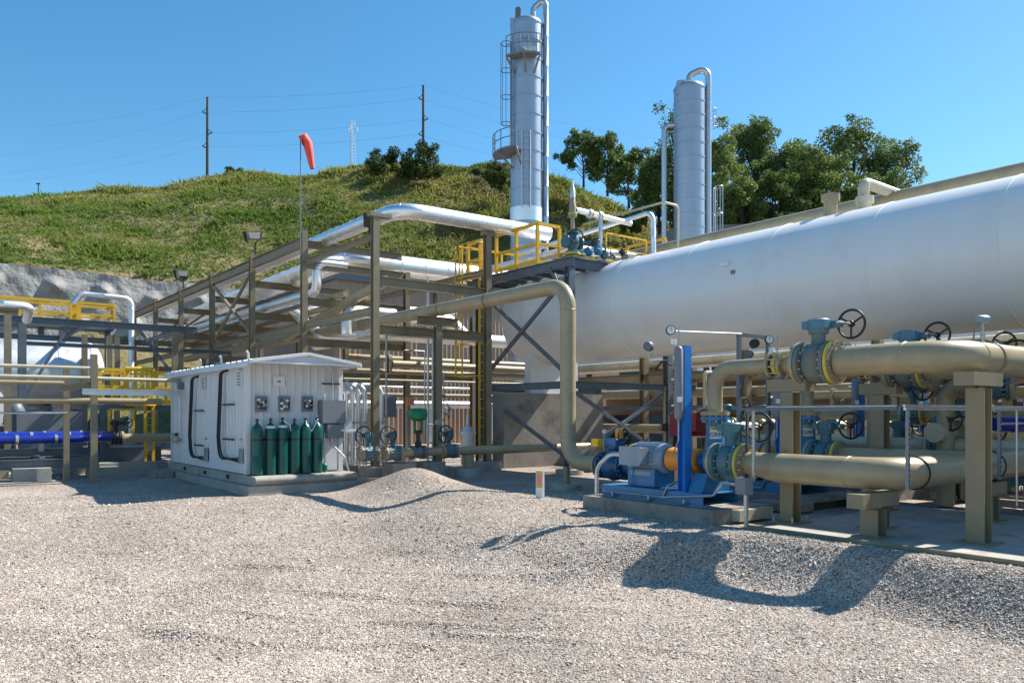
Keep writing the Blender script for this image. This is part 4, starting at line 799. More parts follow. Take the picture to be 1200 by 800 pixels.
def cable_loop(px0, px1, top, bot):
    for k, off in enumerate((0, .07)):
        a = xs(px0, top); c_ = xs(px0 - 3, bot - 25); e = xs(px1, bot); ox = -.03 * k
        part(sh, 'cable', 'black_rubber', lambda b: b.tube([(a.x + ox + .03, a.y - .1, a.z), (a.x - .09 + ox, a.y + off, a.z - .05), (c_.x - .09 + ox, c_.y + off, c_.z), (e.x - .09 + ox, c_.y + off - .15, e.z - .06 * k), (e.x - .06, e.y, e.z + .07 * k - .07)], .026, 8, .34))
    g = xs(px1 + 2, bot - 3); part(sh, 'gland_plate', 'galvanised', lambda b: b.box((g.x - .02, g.y, g.z), (.04, .22, .38)))
    for z in (xs(px0, top + 40).z, xs(px0, top + 80).z): yy = a.y; part(sh, 'cable_bracket', 'black_iron', lambda b: b.bar((HX0 - .08, yy + .1, z), (HX0 - .08, yy - .75, z), .04, .04))
    pt = xs(px1 + 1, bot - 12); part(sh, 'tag_plate', 'tape_yellow', lambda b: b.box((pt.x, pt.y, pt.z + .22), (.02, .12, .07)))
cable_loop(230, 240, 441, 535); cable_loop(264, 281, 434, 537)
for px, py, ww, hh in ((239, 449, .28, .38), (281, 444, .3, .42)):
    q = xs(px, py); f = part(sh, 'louvre', 'shed_trim', lambda b: b.box((q.x, q.y, q.z), (.05, ww, hh)))
    for k in range(5): part(f, 'slat', 'box_grey', lambda b: b.bar((q.x - .03, q.y - ww * .4, q.z - hh * .36 + k * hh * .18), (q.x - .03, q.y + ww * .4, q.z - hh * .36 + k * hh * .18), .02, .035))
q = xs(213, 452); part(sh, 'junction_box', 'box_grey', lambda b: b.box((q.x - .05, q.y, q.z), (.14, .2, .22)))
part(sh, 'conduit', 'galvanised', lambda b: b.tube([(q.x - .05, q.y, q.z), (q.x - .05, q.y, .95), (q.x - .05, q.y + .6, .95)], .022, 8, .1)); part(sh, 'switch_rack', 'galvanised', lambda b: (b.box((q.x - .08, q.y + .5, 1.12), (.12, .5, .08)), b.box((q.x - .08, q.y + .5, .95), (.12, .6, .08)), b.box((q.x - .12, q.y + .3, 1.02), (.14, .1, .3))))
def ys(px, py, off=.05): return onY(px, py, HY0 - off)
q = ys(327, 447); part(sh, 'sign_plate', 'shed_trim', lambda b: b.box((q.x, q.y, q.z), (.3, .02, .26))); part(sh, 'sign_print', 'box_grey', lambda b: b.box((q.x, q.y - .013, q.z + .0), (.08, .006, .05)))
for px in (306, 333, 360):
    q = ys(px, 473); f = part(sh, 'manifold_panel', 'box_grey', lambda b: b.box((q.x, q.y, q.z), (.31, .05, .40)))
    random.seed(px)
    for k in range(7): a = Vector((q.x + random.uniform(-.1, .1), q.y - .06, q.z + random.uniform(-.14, .14))); part(f, 'regulator', random.choice(['bolt_steel', 'black_iron', 'gauge_face', 'bolt_steel']), lambda b: b.lathe([(.038, -.03), (.038, .03), (.02, .05)], a, (0, -1, 0), 10))
    part(f, 'tubing', 'black_iron', lambda b: b.tube([(q.x - .1, q.y - .07, q.z + .15), (q.x - .1, q.y - .07, q.z - .1), (q.x + .1, q.y - .07, q.z - .14), (q.x + .1, q.y - .07, q.z + .12)], .014, 6))
# electric boxes at the right of the gable wall
for (x0, x1, y0, y1, nm_) in ((374, 400, 469, 496, 'electric_box'), (380, 398, 497, 513, 'electric_box')):
    a, c_ = ys(x0, y1, .1), ys(x1 + 2, y0, .1); bx = part(sh, nm_, 'box_grey', lambda b: b.box(((a.x + c_.x) / 2, HY0 - .15, (a.z + c_.z) / 2), (c_.x - a.x, .24, c_.z - a.z)))
    part(bx, 'door_panel', 'box_grey', lambda b: b.box(((a.x + c_.x) / 2, HY0 - .28, (a.z + c_.z) / 2), ((c_.x - a.x) * .94, .02, (c_.z - a.z) * .94)))
q = ys(389, 440); part(sh, 'conduit', 'galvanised', lambda b: b.tube([(q.x, HY0 - .1, HE - .1), (q.x, HY0 - .1, 1.95)], .03, 8)); part(sh, 'conduit_seal', 'black_iron', lambda b: b.box((q.x - .05, HY0 - .1, q.z - .22), (.5, .05, .04)))
part(sh, 'conduit', 'galvanised', lambda b: b.tube([(q.x - .05, HY0 - .15, 1.25), (q.x - .05, HY0 - .15, .95), (q.x + .3, HY0 - .2, .6), (q.x + .42, HY0 - .2, .2)], .03, 8, .15))
part(sh, 'conduit', 'galvanised', lambda b: b.tube([(q.x - .25, HY0 - .15, 1.25), (q.x - .25, HY0 - .15, .3)], .02, 8)); part(sh, 'pull_bar', 'white_paint', lambda b: b.bar((HX1 - .1, HY0 - .3, 1.32), (HX1 + .32, HY0 - .3, 1.32), .05, .06)); part(sh, 'side_plate', 'aluminium_dull', lambda b: b.box((HX1 + .18, HY0 - .1, 1.45), (.22, .04, .42)))
part(sh, 'access_door', 'shed_white', lambda b: b.box((HX1 - .42, HY0 - .035, 1.0), (.62, .05, 1.45)))
part(sh, 'small_motor', 'cylinder_green', lambda b: b.lathe([(.05, -.12), (.085, -.1), (.085, .06), (.05, .1)], (HX1 - .55, HY0 - .22, HZ + .12), (0, 0, 1), 14))
# six gas cylinders
def gas_cylinder(i, px, label):
    q = onY(px, 540, 19.5); t = thing('gas_cylinder', label, 'gas cylinder', (q.x, 19.5, HZ - .01), 'green gas cylinders strapped to the shed'); z = HZ - .01; h = 1.27 + (i % 3) * .015
    part(t, 'shell', 'cylinder_green', lambda b: b.lathe([(.115, 0), (.14, .02), (.14, h - .2), (.128, h - .11), (.09, h - .04), (.045, h), (.036, h + .02)], (q.x, 19.5, z), seg=28))
    part(t, 'valve', 'black_iron', lambda b: (b.lathe([(.03, h), (.03, h + .05), (.018, h + .05), (.018, h + .12)], (q.x, 19.5, z), seg=10), b.bar((q.x - .05, 19.5, z + h + .09), (q.x + .05, 19.5, z + h + .09), .02, .025), b.lathe([(.035, h + .11), (.035, h + .135)], (q.x, 19.5, z), seg=10)))
    part(t, 'strap', 'black_rubber', lambda b: b.lathe([(.141, .86), (.144, .86), (.144, .895), (.141, .895)], (q.x, 19.5, z), seg=28, cap=False))
    if i in (0,): part(t, 'lower_jacket', 'cylinder_green', lambda b: b.lathe([(.146, .02), (.146, .46), (.14, .47)], (q.x, 19.5, z), seg=28))
    if i in (1, 2): part(t, 'neck_tag', 'white_paint', lambda b: b.lathe([(.133, h - .12), (.108, h - .06)], (q.x, 19.5, z), seg=28, cap=False))
    if i in (2, 4, 5): part(t, 'hose', 'white_paint', lambda b: b.tube([(q.x, 19.45, z + h + .07), (q.x + (.16 if i < 4 else -.02), 19.4, z + h + (-.05 if i < 5 else .1)), (q.x + (.2 if i == 2 else -.16 if i == 5 else .16), 19.45, z + h - .22)], .013, 6, .05))
    return t
cl = ['dark green gas cylinder nearest the shed corner, with a brighter lower half', 'dark green gas cylinder second from the shed corner', 'dark green gas cylinder third from the shed corner, white hose at its valve', 'dark green gas cylinder fourth from the shed corner', 'dark green gas cylinder fifth from the shed corner, pale hose looped at its neck', 'dark green gas cylinder nearest the grey electric boxes']
for i, px in enumerate((301.3, 317, 331, 345, 358, 371.5)): gas_cylinder(i, px, cl[i])
st = part(None, 'cylinder_rail', 'black_iron', lambda b: b.bar((onY(294, 500, 19.66).x, 19.66, HZ + .87), (onY(376, 500, 19.66).x, 19.66, HZ + .87), .03, .04)); tag(st, 'black restraint rail behind the green gas cylinders', 'rail')

# bundle of bent conduits right of the shed
cb = thing('conduit_block', 'low concrete block the bent conduits rise from', 'block', (9.9, 21.7, 0)); part(cb, 'block', 'concrete', lambda b: b.box((10.0, 21.7, .05), (1.3, .6, .36)))
names_ = ['first', 'second', 'third', 'fourth', 'fifth']
for i, px in enumerate((406, 413, 420, 427.5, 447)):
    q = onY(px, 500, 21.7); o = part(None, 'bent_conduit', 'sunlit_conduit', lambda b: b.tube([(q.x, 21.7, .22), (q.x, 21.7, 2.62), (q.x - .75, 21.7 + .02 * i, 2.62)], .075, 12, .3))
    tag(o, f'silver electrical conduit bending over behind the shed, {names_[i]} of five from the left', 'conduit', 'bent conduits beside the shed')
    o2 = part(o, 'strap', 'galvanised', lambda b: b.box((q.x, 21.62, 1.5), (.15, .06, .05)))

# ------------------------------------------------------------------ valves
def valve(name, label, r, L, loc, rz, body='valve_teal', gear='valve_teal', wheel='black_iron', wr=.28, wside=-1, woff=.32, fl=('tan_pipe', 'tan_pipe'), group=None, gauge_z=1.0, yellow=False, gearbox=True):
    t = thing(name, label, 'valve', (0, 0, 0), group)
    part(t, 'body', body, lambda b: b.lathe([(r * 1.0, -L/2), (r * 1.62, -L/2), (r * 1.62, -L/2 + .06), (r * 1.12, -L/2 + .08), (r * 1.45, -L * .2), (r * 1.52, 0), (r * 1.45, L * .2), (r * 1.12, L/2 - .08), (r * 1.62, L/2 - .06), (r * 1.62, L/2), (r, L/2)], (0, 0, 0), (1, 0, 0), 32))
    for s in (-1, 1):
        fm = fl[0 if s < 0 else 1]; ye = fm == 'tape_yellow'
        fo = part(t, 'flange', 'tan_pipe' if ye else fm, lambda b: flange(b, (s * (L/2 + .045), 0, 0), (1, 0, 0), r, .06))
        if ye: part(fo, 'yellow_band', 'tape_yellow', lambda b: b.lathe([(r * 1.6, -.022), (r * 1.645, -.022), (r * 1.645, .022), (r * 1.6, .022)], (s * (L/2 + .04), 0, 0), (1, 0, 0), 32))
        part(t, 'bolts', 'bolt_steel', lambda b: bolts(b, (s * (L/2 - .0), 0, 0), (1, 0, 0), r, 14, .22, .017))
    zt = r * 1.4
    part(t, 'neck', body, lambda b: b.lathe([(r * .75, zt * .6), (r * .5, zt + .06), (r * .5, zt + .16), (r * .72, zt + .16), (r * .72, zt + .22)], (0, 0, 0), (0, 0, 1), 18))
    zg = zt + .28
    if gearbox:
        part(t, 'gearbox', gear, lambda b: (b.lathe([(r * .78, zg - .06), (r * .82, zg - .03), (r * .82, zg + .09), (r * .7, zg + .11)], (0, 0, 0), (0, 0, 1), 12), b.box((-.02, 0, zg + .02), (r * 1.9, r * 1.15, .12)), b.box((woff * .55, wside * r * .55, zg + .02), (woff * .8, r * .5, .10))))
    c = Vector((woff, wside * (r * .95 + .16), zg + .03))
    part(t, 'wheel_shaft', 'bolt_steel', lambda b: b.sweep([c + Vector((0, -wside * .4, 0)), c], .022, 8))
    def hw(b):
        b.torus(c, (0, 1, 0), wr, .02, 30, 8); b.lathe([(.05, -.03), (.05, .03)], c, (0, 1, 0), 12)
        for k in range(3): a = k * 2.094 + .5; b.sweep([c, c + Vector((math.cos(a) * wr, 0, math.sin(a) * wr))], .016, 6)
    part(t, 'handwheel', wheel, hw)
    t.location = loc; t.rotation_euler = (0, 0, rz); return t
# lower tan line behind the gravel mound
LY, LZ, LR = 18.6, .72, .125
ll = pipe('low_pipe', 'low tan pipe with blue valves running behind the gravel mound', [(onY(398, 525, LY + 5).x, LY + 2.2, LZ), (onY(425, 525, LY + .8).x, LY, LZ), (17.3, LY, LZ)], LR, 'tan_pipe')
for px in (548,): q = onY(px, 540, LY); part(ll, 'footing', 'concrete', lambda b: b.lathe([(.38, -.5), (.38, .22)], (q.x, LY, 0))); part(ll, 'stand', 'tan_pipe', lambda b: b.box((q.x, LY, .4), (.22, .2, .4)))
for px in (505, 470): q = onY(px, 540, LY); part(ll, 'stand', 'old_concrete', lambda b: b.box((q.x, LY + .1, .2), (.7, .6, .5)))
gv = 'blue hand valves on the low tan pipe'
for px, lb in ((432, 'blue hand valve on the low pipe half hidden by the corner column'), (460, 'blue hand valve on the low pipe just right of the corner column'), (526, 'blue hand valve on the low pipe nearest the tank pier')):
    q = onY(px, 525, LY); valve('hand_valve', lb, LR, .34, (q.x, LY, LZ), 0, 'valve_teal', 'valve_teal', wr=.23, woff=-.28, group=gv)
q = onY(490, 525, LY); cv = thing('control_valve', 'control valve with a green actuator above the gravel mound', 'valve', (q.x, LY, LZ)); X = q.x
part(cv, 'body', 'bluegrey_steel', lambda b: b.lathe([(LR, -.2), (LR * 1.5, -.2), (LR * 1.5, -.15), (LR, -.13), (LR * 1.35, 0), (LR, .13), (LR * 1.5, .15), (LR * 1.5, .2), (LR, .2)], (X, LY, LZ), (1, 0, 0), 24))
part(cv, 'bonnet', 'black_iron', lambda b: b.lathe([(.11, 0), (.09, .25), (.06, .3), (.06, .55), (.1, .55), (.1, .6)], (X, LY, LZ), seg=16)); part(cv, 'yoke', 'actuator_green', lambda b: (b.bar((X - .1, LY, LZ + .5), (X - .1, LY, LZ + .85), .05), b.bar((X + .1, LY, LZ + .5), (X + .1, LY, LZ + .85), .05)))
part(cv, 'actuator', 'actuator_green', lambda b: b.lathe([(.12, 0), (.23, .06), (.25, .12), (.25, .26), (.2, .34), (.08, .36)], (X, LY, LZ + .84), seg=24)); part(cv, 'air_tube', 'bolt_steel', lambda b: b.tube([(X + .2, LY - .05, LZ + .75), (X + .65, LY - .05, LZ + .75), (X + .75, LY - .05, LZ + .95), (X + .9, LY, LZ + .6), (X + .8, LY, LZ + .2)], .02, 6, .08)); part(cv, 'positioner', 'bolt_steel', lambda b: b.box((X + .62, LY - .05, LZ + .8), (.16, .12, .14)))
# instrument stand and a tan vessel behind the low line
q = onY(588 - 40, 500, 21.6); fl_ = thing('filter_pot', 'small grey filter vessel standing behind the low pipe', 'vessel', (q.x, 21.6, 0)); part(fl_, 'shell', 'aluminium_dull', lambda b: b.lathe([(.22, .1), (.22, 1.05), (.28, 1.05), (.28, 1.16), (.22, 1.16), (.15, 1.32), (.05, 1.36), (.05, 1.7)], (q.x, 21.6, 0), seg=24))
# disc end cap pipe beside corner column
q = onY(456, 426, 24.0); rp_ = thing('capped_pipe', 'tan pipe ending in a round dark blind flange right of the corner column', 'pipe', (q.x, 24, 0))
part(rp_, 'pipe_run', 'tan_pipe', lambda b: b.tube([(q.x + .1, 24.0, q.z), (q.x + 6.5, 24.3, q.z)], .13, 14)); part(rp_, 'blind_flange', 'black_iron', lambda b: b.lathe([(.30, -.08), (.30, .0)], (q.x, 24.0, q.z), (1, -.55, 0), 28)); part(rp_, 'rim', 'tan_pipe', lambda b: b.lathe([(.27, .01), (.31, .01), (.31, .1), (.13, .1)], (q.x, 24.0, q.z), (1, -.55, 0), 28))
# piping between the rack and the platform
def pp(label, pts, r, m='tan_pipe', bend=None, name='process_pipe'): return pipe(name, label, pts, r, m, bend, group='process pipes between rack and tank')
pp('tan pipe running level right of the conduits below the capped pipe', [(9.6, 24.4, 3.22), (20, 24.4, 3.22)], .085); pp('thin pale pipe running level behind the corner column at eye height', [(8.8, 24.8, 2.95), (21, 24.8, 2.95)], .035, 'cream_paint')
pp('lit tan pipe at mid height between rack and ladder', [(13.2, 27.5, 3.9), (24, 27.5, 3.9)], .13, 'tan_pipe'); pp('tan pipe at mid height just below the lit pipe', [(12.4, 26.8, 3.3), (24, 26.8, 3.3)], .1, 'tan_pipe')
pp('tan pipe dropping in a swan neck beside the control valve', [(12.4, 23.6, 3.4), (12.4, 23.6, .95), (11.2, 23.6, .95)], .07, 'tan_pipe'); pp('thin upright silver pipe behind the T shaped post', [(13.4, 22.0, .1), (13.4, 22.0, 6.2)], .04, 'galvanised')
pp('second thin upright silver pipe right of the T shaped post', [(13.7, 22.2, .1), (13.7, 22.2, 4.6)], .03, 'galvanised'); pp('thin rod like pipe standing left of the control valve', [(11.3, 20.9, .1), (11.3, 20.9, 4.1), (13.0, 20.9, 4.1)], .028, 'bolt_steel')
pp('bright level cable tray rail behind the upright pipes', [(11.2, 28.6, 2.85), (25, 28.6, 2.85)], .05, 'galvanised'); pp('broad level silver line low in front of the brown wall', [(11.2, 28.9, 2.15), (26, 28.9, 2.15)], .16, 'aluminium_dull'); pp('level tan pipe just above the broad silver line', [(11.2, 29.4, 2.55), (26, 29.4, 2.55)], .09, 'tan_steel')
pp('thin upright instrument line above the control valve', [(12.2, 20.2, .9), (12.2, 20.2, 3.6), (11.5, 20.2, 3.6)], .025, 'bolt_steel')
random.seed(5); it = thing('instrument_tree', 'cluster of small silver valves and tubing beside the T shaped post', 'instrument', (12.9, 20.3, 0))
for k in range(10): a = Vector((12.75 + random.uniform(-.3, .3), 20.0 + random.uniform(-.2, .2), .9 + k * .2)); part(it, 'fitting', 'bolt_steel', lambda b: (b.sweep([a, a + Vector((random.uniform(-.25, .25), 0, random.uniform(-.1, .2)))], .022, 6), b.lathe([(.05, -.05), (.05, .05)], a, (random.random(), random.random(), .3), 8)))
part(it, 'riser', 'bolt_steel', lambda b: b.sweep([(12.8, 20.1, .2), (12.8, 20.1, 3.0)], .02, 6))

# ------------------------------------------------------------------ marker post
q = atD(633, 588, 16.6); mk = thing('marker_post', 'short white marker post with an orange warning label in the gravel', 'marker post', (q.x, q.y, q.z)); V2 = Vector((.794, -.607, 0))
part(mk, 'post', 'white_paint', lambda b: b.prism([q + V2 * x + VW * y + Vector((0, 0, -.3)) for x, y in ((-.09, 0), (.05, .03), (.09, .0), (.09, -.03), (-.09, -.03))], (0, 0, .96)))
def plate(w0, w1, z0, z1, m, nm, off): part(mk, nm, m, lambda b: b.prism([q + V2 * w0 + VW * (.0215 * (w0 + .09) / .14 + off) + Vector((0, 0, z0)), q + V2 * w1 + VW * (.0215 * (w1 + .09) / .14 + off) + Vector((0, 0, z0)), q + V2 * w1 + VW * (.0215 * (w1 + .09) / .14 + off) + Vector((0, 0, z1)), q + V2 * w0 + VW * (.0215 * (w0 + .09) / .14 + off) + Vector((0, 0, z1))], VW * .003))
plate(-.08, .045, .34, .60, 'label_orange', 'warning_label', .006); plate(-.08, .045, .60, .645, 'tape_yellow', 'yellow_band', .006); plate(-.08, .045, .30, .34, 'tape_yellow', 'yellow_band', .006)

# ------------------------------------------------------------------ pump bay
def make_pump():
    t = thing('pump_set', '', 'pump', (0, 0, 0), 'blue motor driven pumps in a row'); Z = .22     # origin: shaft line on the ground
    sx = .42
    fr = part(t, 'base_frame', 'pump_blue', lambda b: (b.channel((-sx, 8.55, Z + .1), (-sx, 10.95, Z + .1), .1, .2), b.channel((sx, 10.95, Z + .1), (sx, 8.55, Z + .1), .1, .2), b.box((0, 9.75, Z + .19), (.74, 2.38, .02))))
    for y in (8.6, 9.3, 10.1, 10.92): part(fr, 'stiffener', 'pump_blue', lambda b: b.box((-sx - .035, y, Z + .1), (.03, .05, .165)))
    for y in (8.9, 9.7, 10.6): part(fr, 'anchor_bolt', 'bolt_steel', lambda b: b.lathe([(.02, 0), (.02, .09)], (-sx - .12, y, Z), seg=6)); part(fr, 'foot_plate', 'pump_blue', lambda b: b.box((-sx - .1, y, Z + .012), (.16, .16, .02)))
    SZ = .94
    part(t, 'motor_pedestal', 'pump_blue', lambda b: b.box((0, 10.12, Z + .2 + .17), (.58, .66, .31)))
    mo = part(t, 'motor', 'motor_blue', lambda b: b.lathe([(.1, 9.66), (.23, 9.68), (.27, 9.74), (.275, 9.82), (.275, 10.42), (.27, 10.48), (.25, 10.56), (.18, 10.6), (.05, 10.6)], (0, 0, SZ), (0, 1, 0), 36))
    for k in range(26):
        a = 2 * math.pi * k / 26; part(mo, 'fin', 'motor_blue', lambda b: b.bar((math.cos(a) * .285, 9.84, SZ + math.sin(a) * .285), (math.cos(a) * .285, 10.40, SZ + math.sin(a) * .285), .014, .03, (math.cos(a), 0, math.sin(a))))
    tb = part(mo, 'terminal_box', 'motor_blue', lambda b: b.box((-.40, 10.18, SZ + .05), (.24, .46, .30))); part(tb, 'lid', 'motor_blue', lambda b: b.box((-.53, 10.18, SZ + .05), (.025, .50, .34)))
    part(mo, 'motor_foot', 'motor_blue', lambda b: (b.box((-.22, 10.12, SZ - .27), (.16, .5, .08)), b.box((.22, 10.12, SZ - .27), (.16, .5, .08)))); part(mo, 'lifting_eye', 'black_iron', lambda b: b.torus((0, 10.2, SZ + .33), (1, 0, 0), .04, .014, 14, 6)); part(mo, 'warning_tag', 'tape_yellow', lambda b: b.box((-.14, 10.45, SZ + .235), (.1, .1, .012)))
    cg = part(t, 'coupling_guard', 'guard_orange', lambda b: b.lathe([(.05, 8.98), (.205, 8.98), (.215, 9.02), (.205, 9.06), (.205, 9.56), (.215, 9.6), (.205, 9.64), (.05, 9.64)], (0, 0, SZ), (0, 1, 0), 30))
    part(cg, 'guard_skirt', 'guard_orange', lambda b: b.box((0, 9.3, SZ - .3), (.16, .4, .34))); 
    for y in (9.12, 9.17): part(cg, 'slot', 'black_iron', lambda b: b.box((-.195, y, SZ + .02), (.03, .018, .12)))
    part(t, 'bearing_housing', 'valve_blue', lambda b: b.lathe([(.1, 8.8), (.16, 8.82), (.16, 8.93), (.12, 8.95), (.12, 9.0)], (0, 0, SZ), (0, 1, 0), 24))
    pc = part(t, 'pump_casing', 'pump_blue', lambda b: (b.lathe([(.2, 8.62), (.24, 8.64), (.27, 8.68), (.27, 8.78), (.22, 8.84), (.12, 8.85)], (0.08, 0, SZ), (0, 1, 0), 36), b.lathe([(.2, 8.6), (.2, 8.7)], (0, 0, SZ), (0, 1, 0), 30)))
    part(pc, 'support_foot', 'pump_blue', lambda b: (b.prism([(-.36, 8.66, Z + .2), (.4, 8.66, Z + .2), (.28, 8.66, SZ - .2), (-.2, 8.66, SZ - .2)], (0, .3, 0))))
    dn = part(t, 'discharge_nozzle', 'pump_blue', lambda b: (b.lathe([(.2, SZ), (.17, SZ + .3), (.155, 1.4), (.155, 1.64)], (.35, 8.95, 0), (0, 0, 1), 28), b.lathe([(.1, 1.64), (.25, 1.64), (.25, 1.70), (.1, 1.70)], (.35, 8.95, 0), (0, 0, 1), 30)))
    part(dn, 'bolts', 'bolt_steel', lambda b: bolts(b, (.35, 8.95, 1.7), (0, 0, 1), .15, 12, .2, .016))
    a = math.atan2(-.794, -.607 - .1)
    def lp(z0, z1, rr): 
        def f(b): b.lathe([(rr, z0), (rr, z1)], (.35, 8.95, 0), (0, 0, 1), 40, cap=False)
        return f
    def arcplate(z0, z1, rr, m, nm):
        V = []; nn = 8
        for i in range(nn + 1):
            th = a - .1 + (i / nn - .5) * 1.25; V += [(.35 + rr * math.cos(th), 8.95 + rr * math.sin(th), z0), (.35 + rr * math.cos(th), 8.95 + rr * math.sin(th), z1)]
        return part(dn, nm, m, lambda b: b.add(V, [(2*i, 2*i+2, 2*i+3, 2*i+1) for i in range(nn)]))
    arcplate(1.47, 1.53, .165, 'tape_yellow', 'caution_strip'); arcplate(1.32, 1.47, .166, 'white_paint', 'name_label')
    th = a - .02; lettering('GRM', .11, 'hazard_print', dn, (.35 + .170 * math.cos(th), 8.95 + .170 * math.sin(th), 1.39), (math.pi / 2, 0, th + math.pi / 2)); lettering('CAUTION', .042, 'hazard_print', dn, (.35 + .168 * math.cos(th), 8.95 + .168 * math.sin(th), 1.50), (math.pi / 2, 0, th + math.pi / 2))
    part(t, 'drain_line', 'bolt_steel', lambda b: b.tube([(-.5, 10.9, .3), (-.5, 9.4, .3), (-.5, 9.3, .5), (-.3, 9.2, .6)], .02, 8, .06)); part(t, 'power_conduit', 'galvanised', lambda b: b.tube([(-.52, 11.05, .1), (-.52, 11.05, .75), (-.5, 10.7, 1.0), (-.45, 10.35, 1.0)], .04, 10, .3))
    part(t, 'sample_hose', 'pump_blue', lambda b: b.tube([(-.3, 10.3, SZ - .2), (-.34, 10.3, .5), (-.33, 10.35, .42)], .01, 6))
    return t
def make_plinth():
    t = thing('pump_plinth', '', 'plinth', (0, 0, 0), 'concrete plinths under the pumps'); part(t, 'block', 'old_concrete', lambda b: b.prism([(-.78, 8.1, -.25), (.78, 8.1, -.25), (.78, 11.15, -.25), (-.78, 11.15, -.25)], (0, 0, .46))); part(t, 'grout_step', 'concrete', lambda b: b.box((-.02, 9.75, .214), (1.0, 2.5, .015))); return t
def make_seal_pot():
    t = thing('seal_pot_stand', '', 'instrument stand', (0, 0, 0), 'seal pot stands beside the pumps'); x, y = -.36, 9.14
    part(t, 'post', 'post_blue', lambda b: b.ibeam((x + .05, y - .06, .42), (x + .05, y - .06, 2.93), .18, .16, (0, 1, 0))); part(t, 'base_plate', 'post_blue', lambda b: b.box((x + .05, y - .06, .425), (.22, .22, .02)))
    po = part(t, 'seal_pot', 'box_grey', lambda b: b.lathe([(.02, 1.62), (.04, 1.66), (.075, 1.70), (.078, 1.72), (.078, 2.86), (.05, 2.9), (.02, 2.92)], (x - .11, y - .07, 0), seg=20)); part(po, 'name_plate', 'white_paint', lambda b: b.box((x - .155, y - .13, 2.0), (.03, .08, .09), R(37)))
    part(t, 'tubing', 'bolt_steel', lambda b: b.tube([(x - .11, y - .07, 1.64), (x - .11, y - .07, 1.3), (x - .04, y + .1, 1.1)], .012, 6, .05)); part(t, 'tubing', 'bolt_steel', lambda b: b.tube([(x - .11, y - .07, 2.9), (x - .11, y - .07, 3.25)], .016, 6))
    gauge(t, (x - .12, y + .1, 3.2), VW, .085, 0); part(t, 'lamp', 'gauge_face', lambda b: b.lathe([(.05, -.05), (.05, .05)], (x - .05, y + .1, 3.0), (0, 0, 1), 10)); part(t, 'transmitter', 'bluegrey_steel', lambda b: b.lathe([(.075, -.07), (.085, -.05), (.085, .05), (.075, .07)], (x - .35, y + .4, 2.93), (1, .4, 0), 16)); part(t, 'tubing', 'bolt_steel', lambda b: b.tube([(x - .35, y + .4, 2.86), (x - .35, y + .4, 2.65), (x - .08, y + .12, 2.7)], .013, 6, .08))
    part(t, 'flex_line', 'black_rubber', lambda b: b.tube([(x - .28, y + .3, 2.5), (x - .2, y + .25, 2.68), (x - .06, y + .12, 2.6)], .018, 6, .1)); part(t, 'clip', 'galvanised', lambda b: (b.box((x, y, 1.9), (.2, .2, .03)), b.box((x, y, 2.35), (.2, .2, .03)))); return t
PITCH = 2.85; NP = 4; PX_ = [11 + PITCH * k for k in range(NP)]; ORD = ['nearest', 'second', 'third', 'farthest']
zu = 2.55; UX = .35
protos = {}
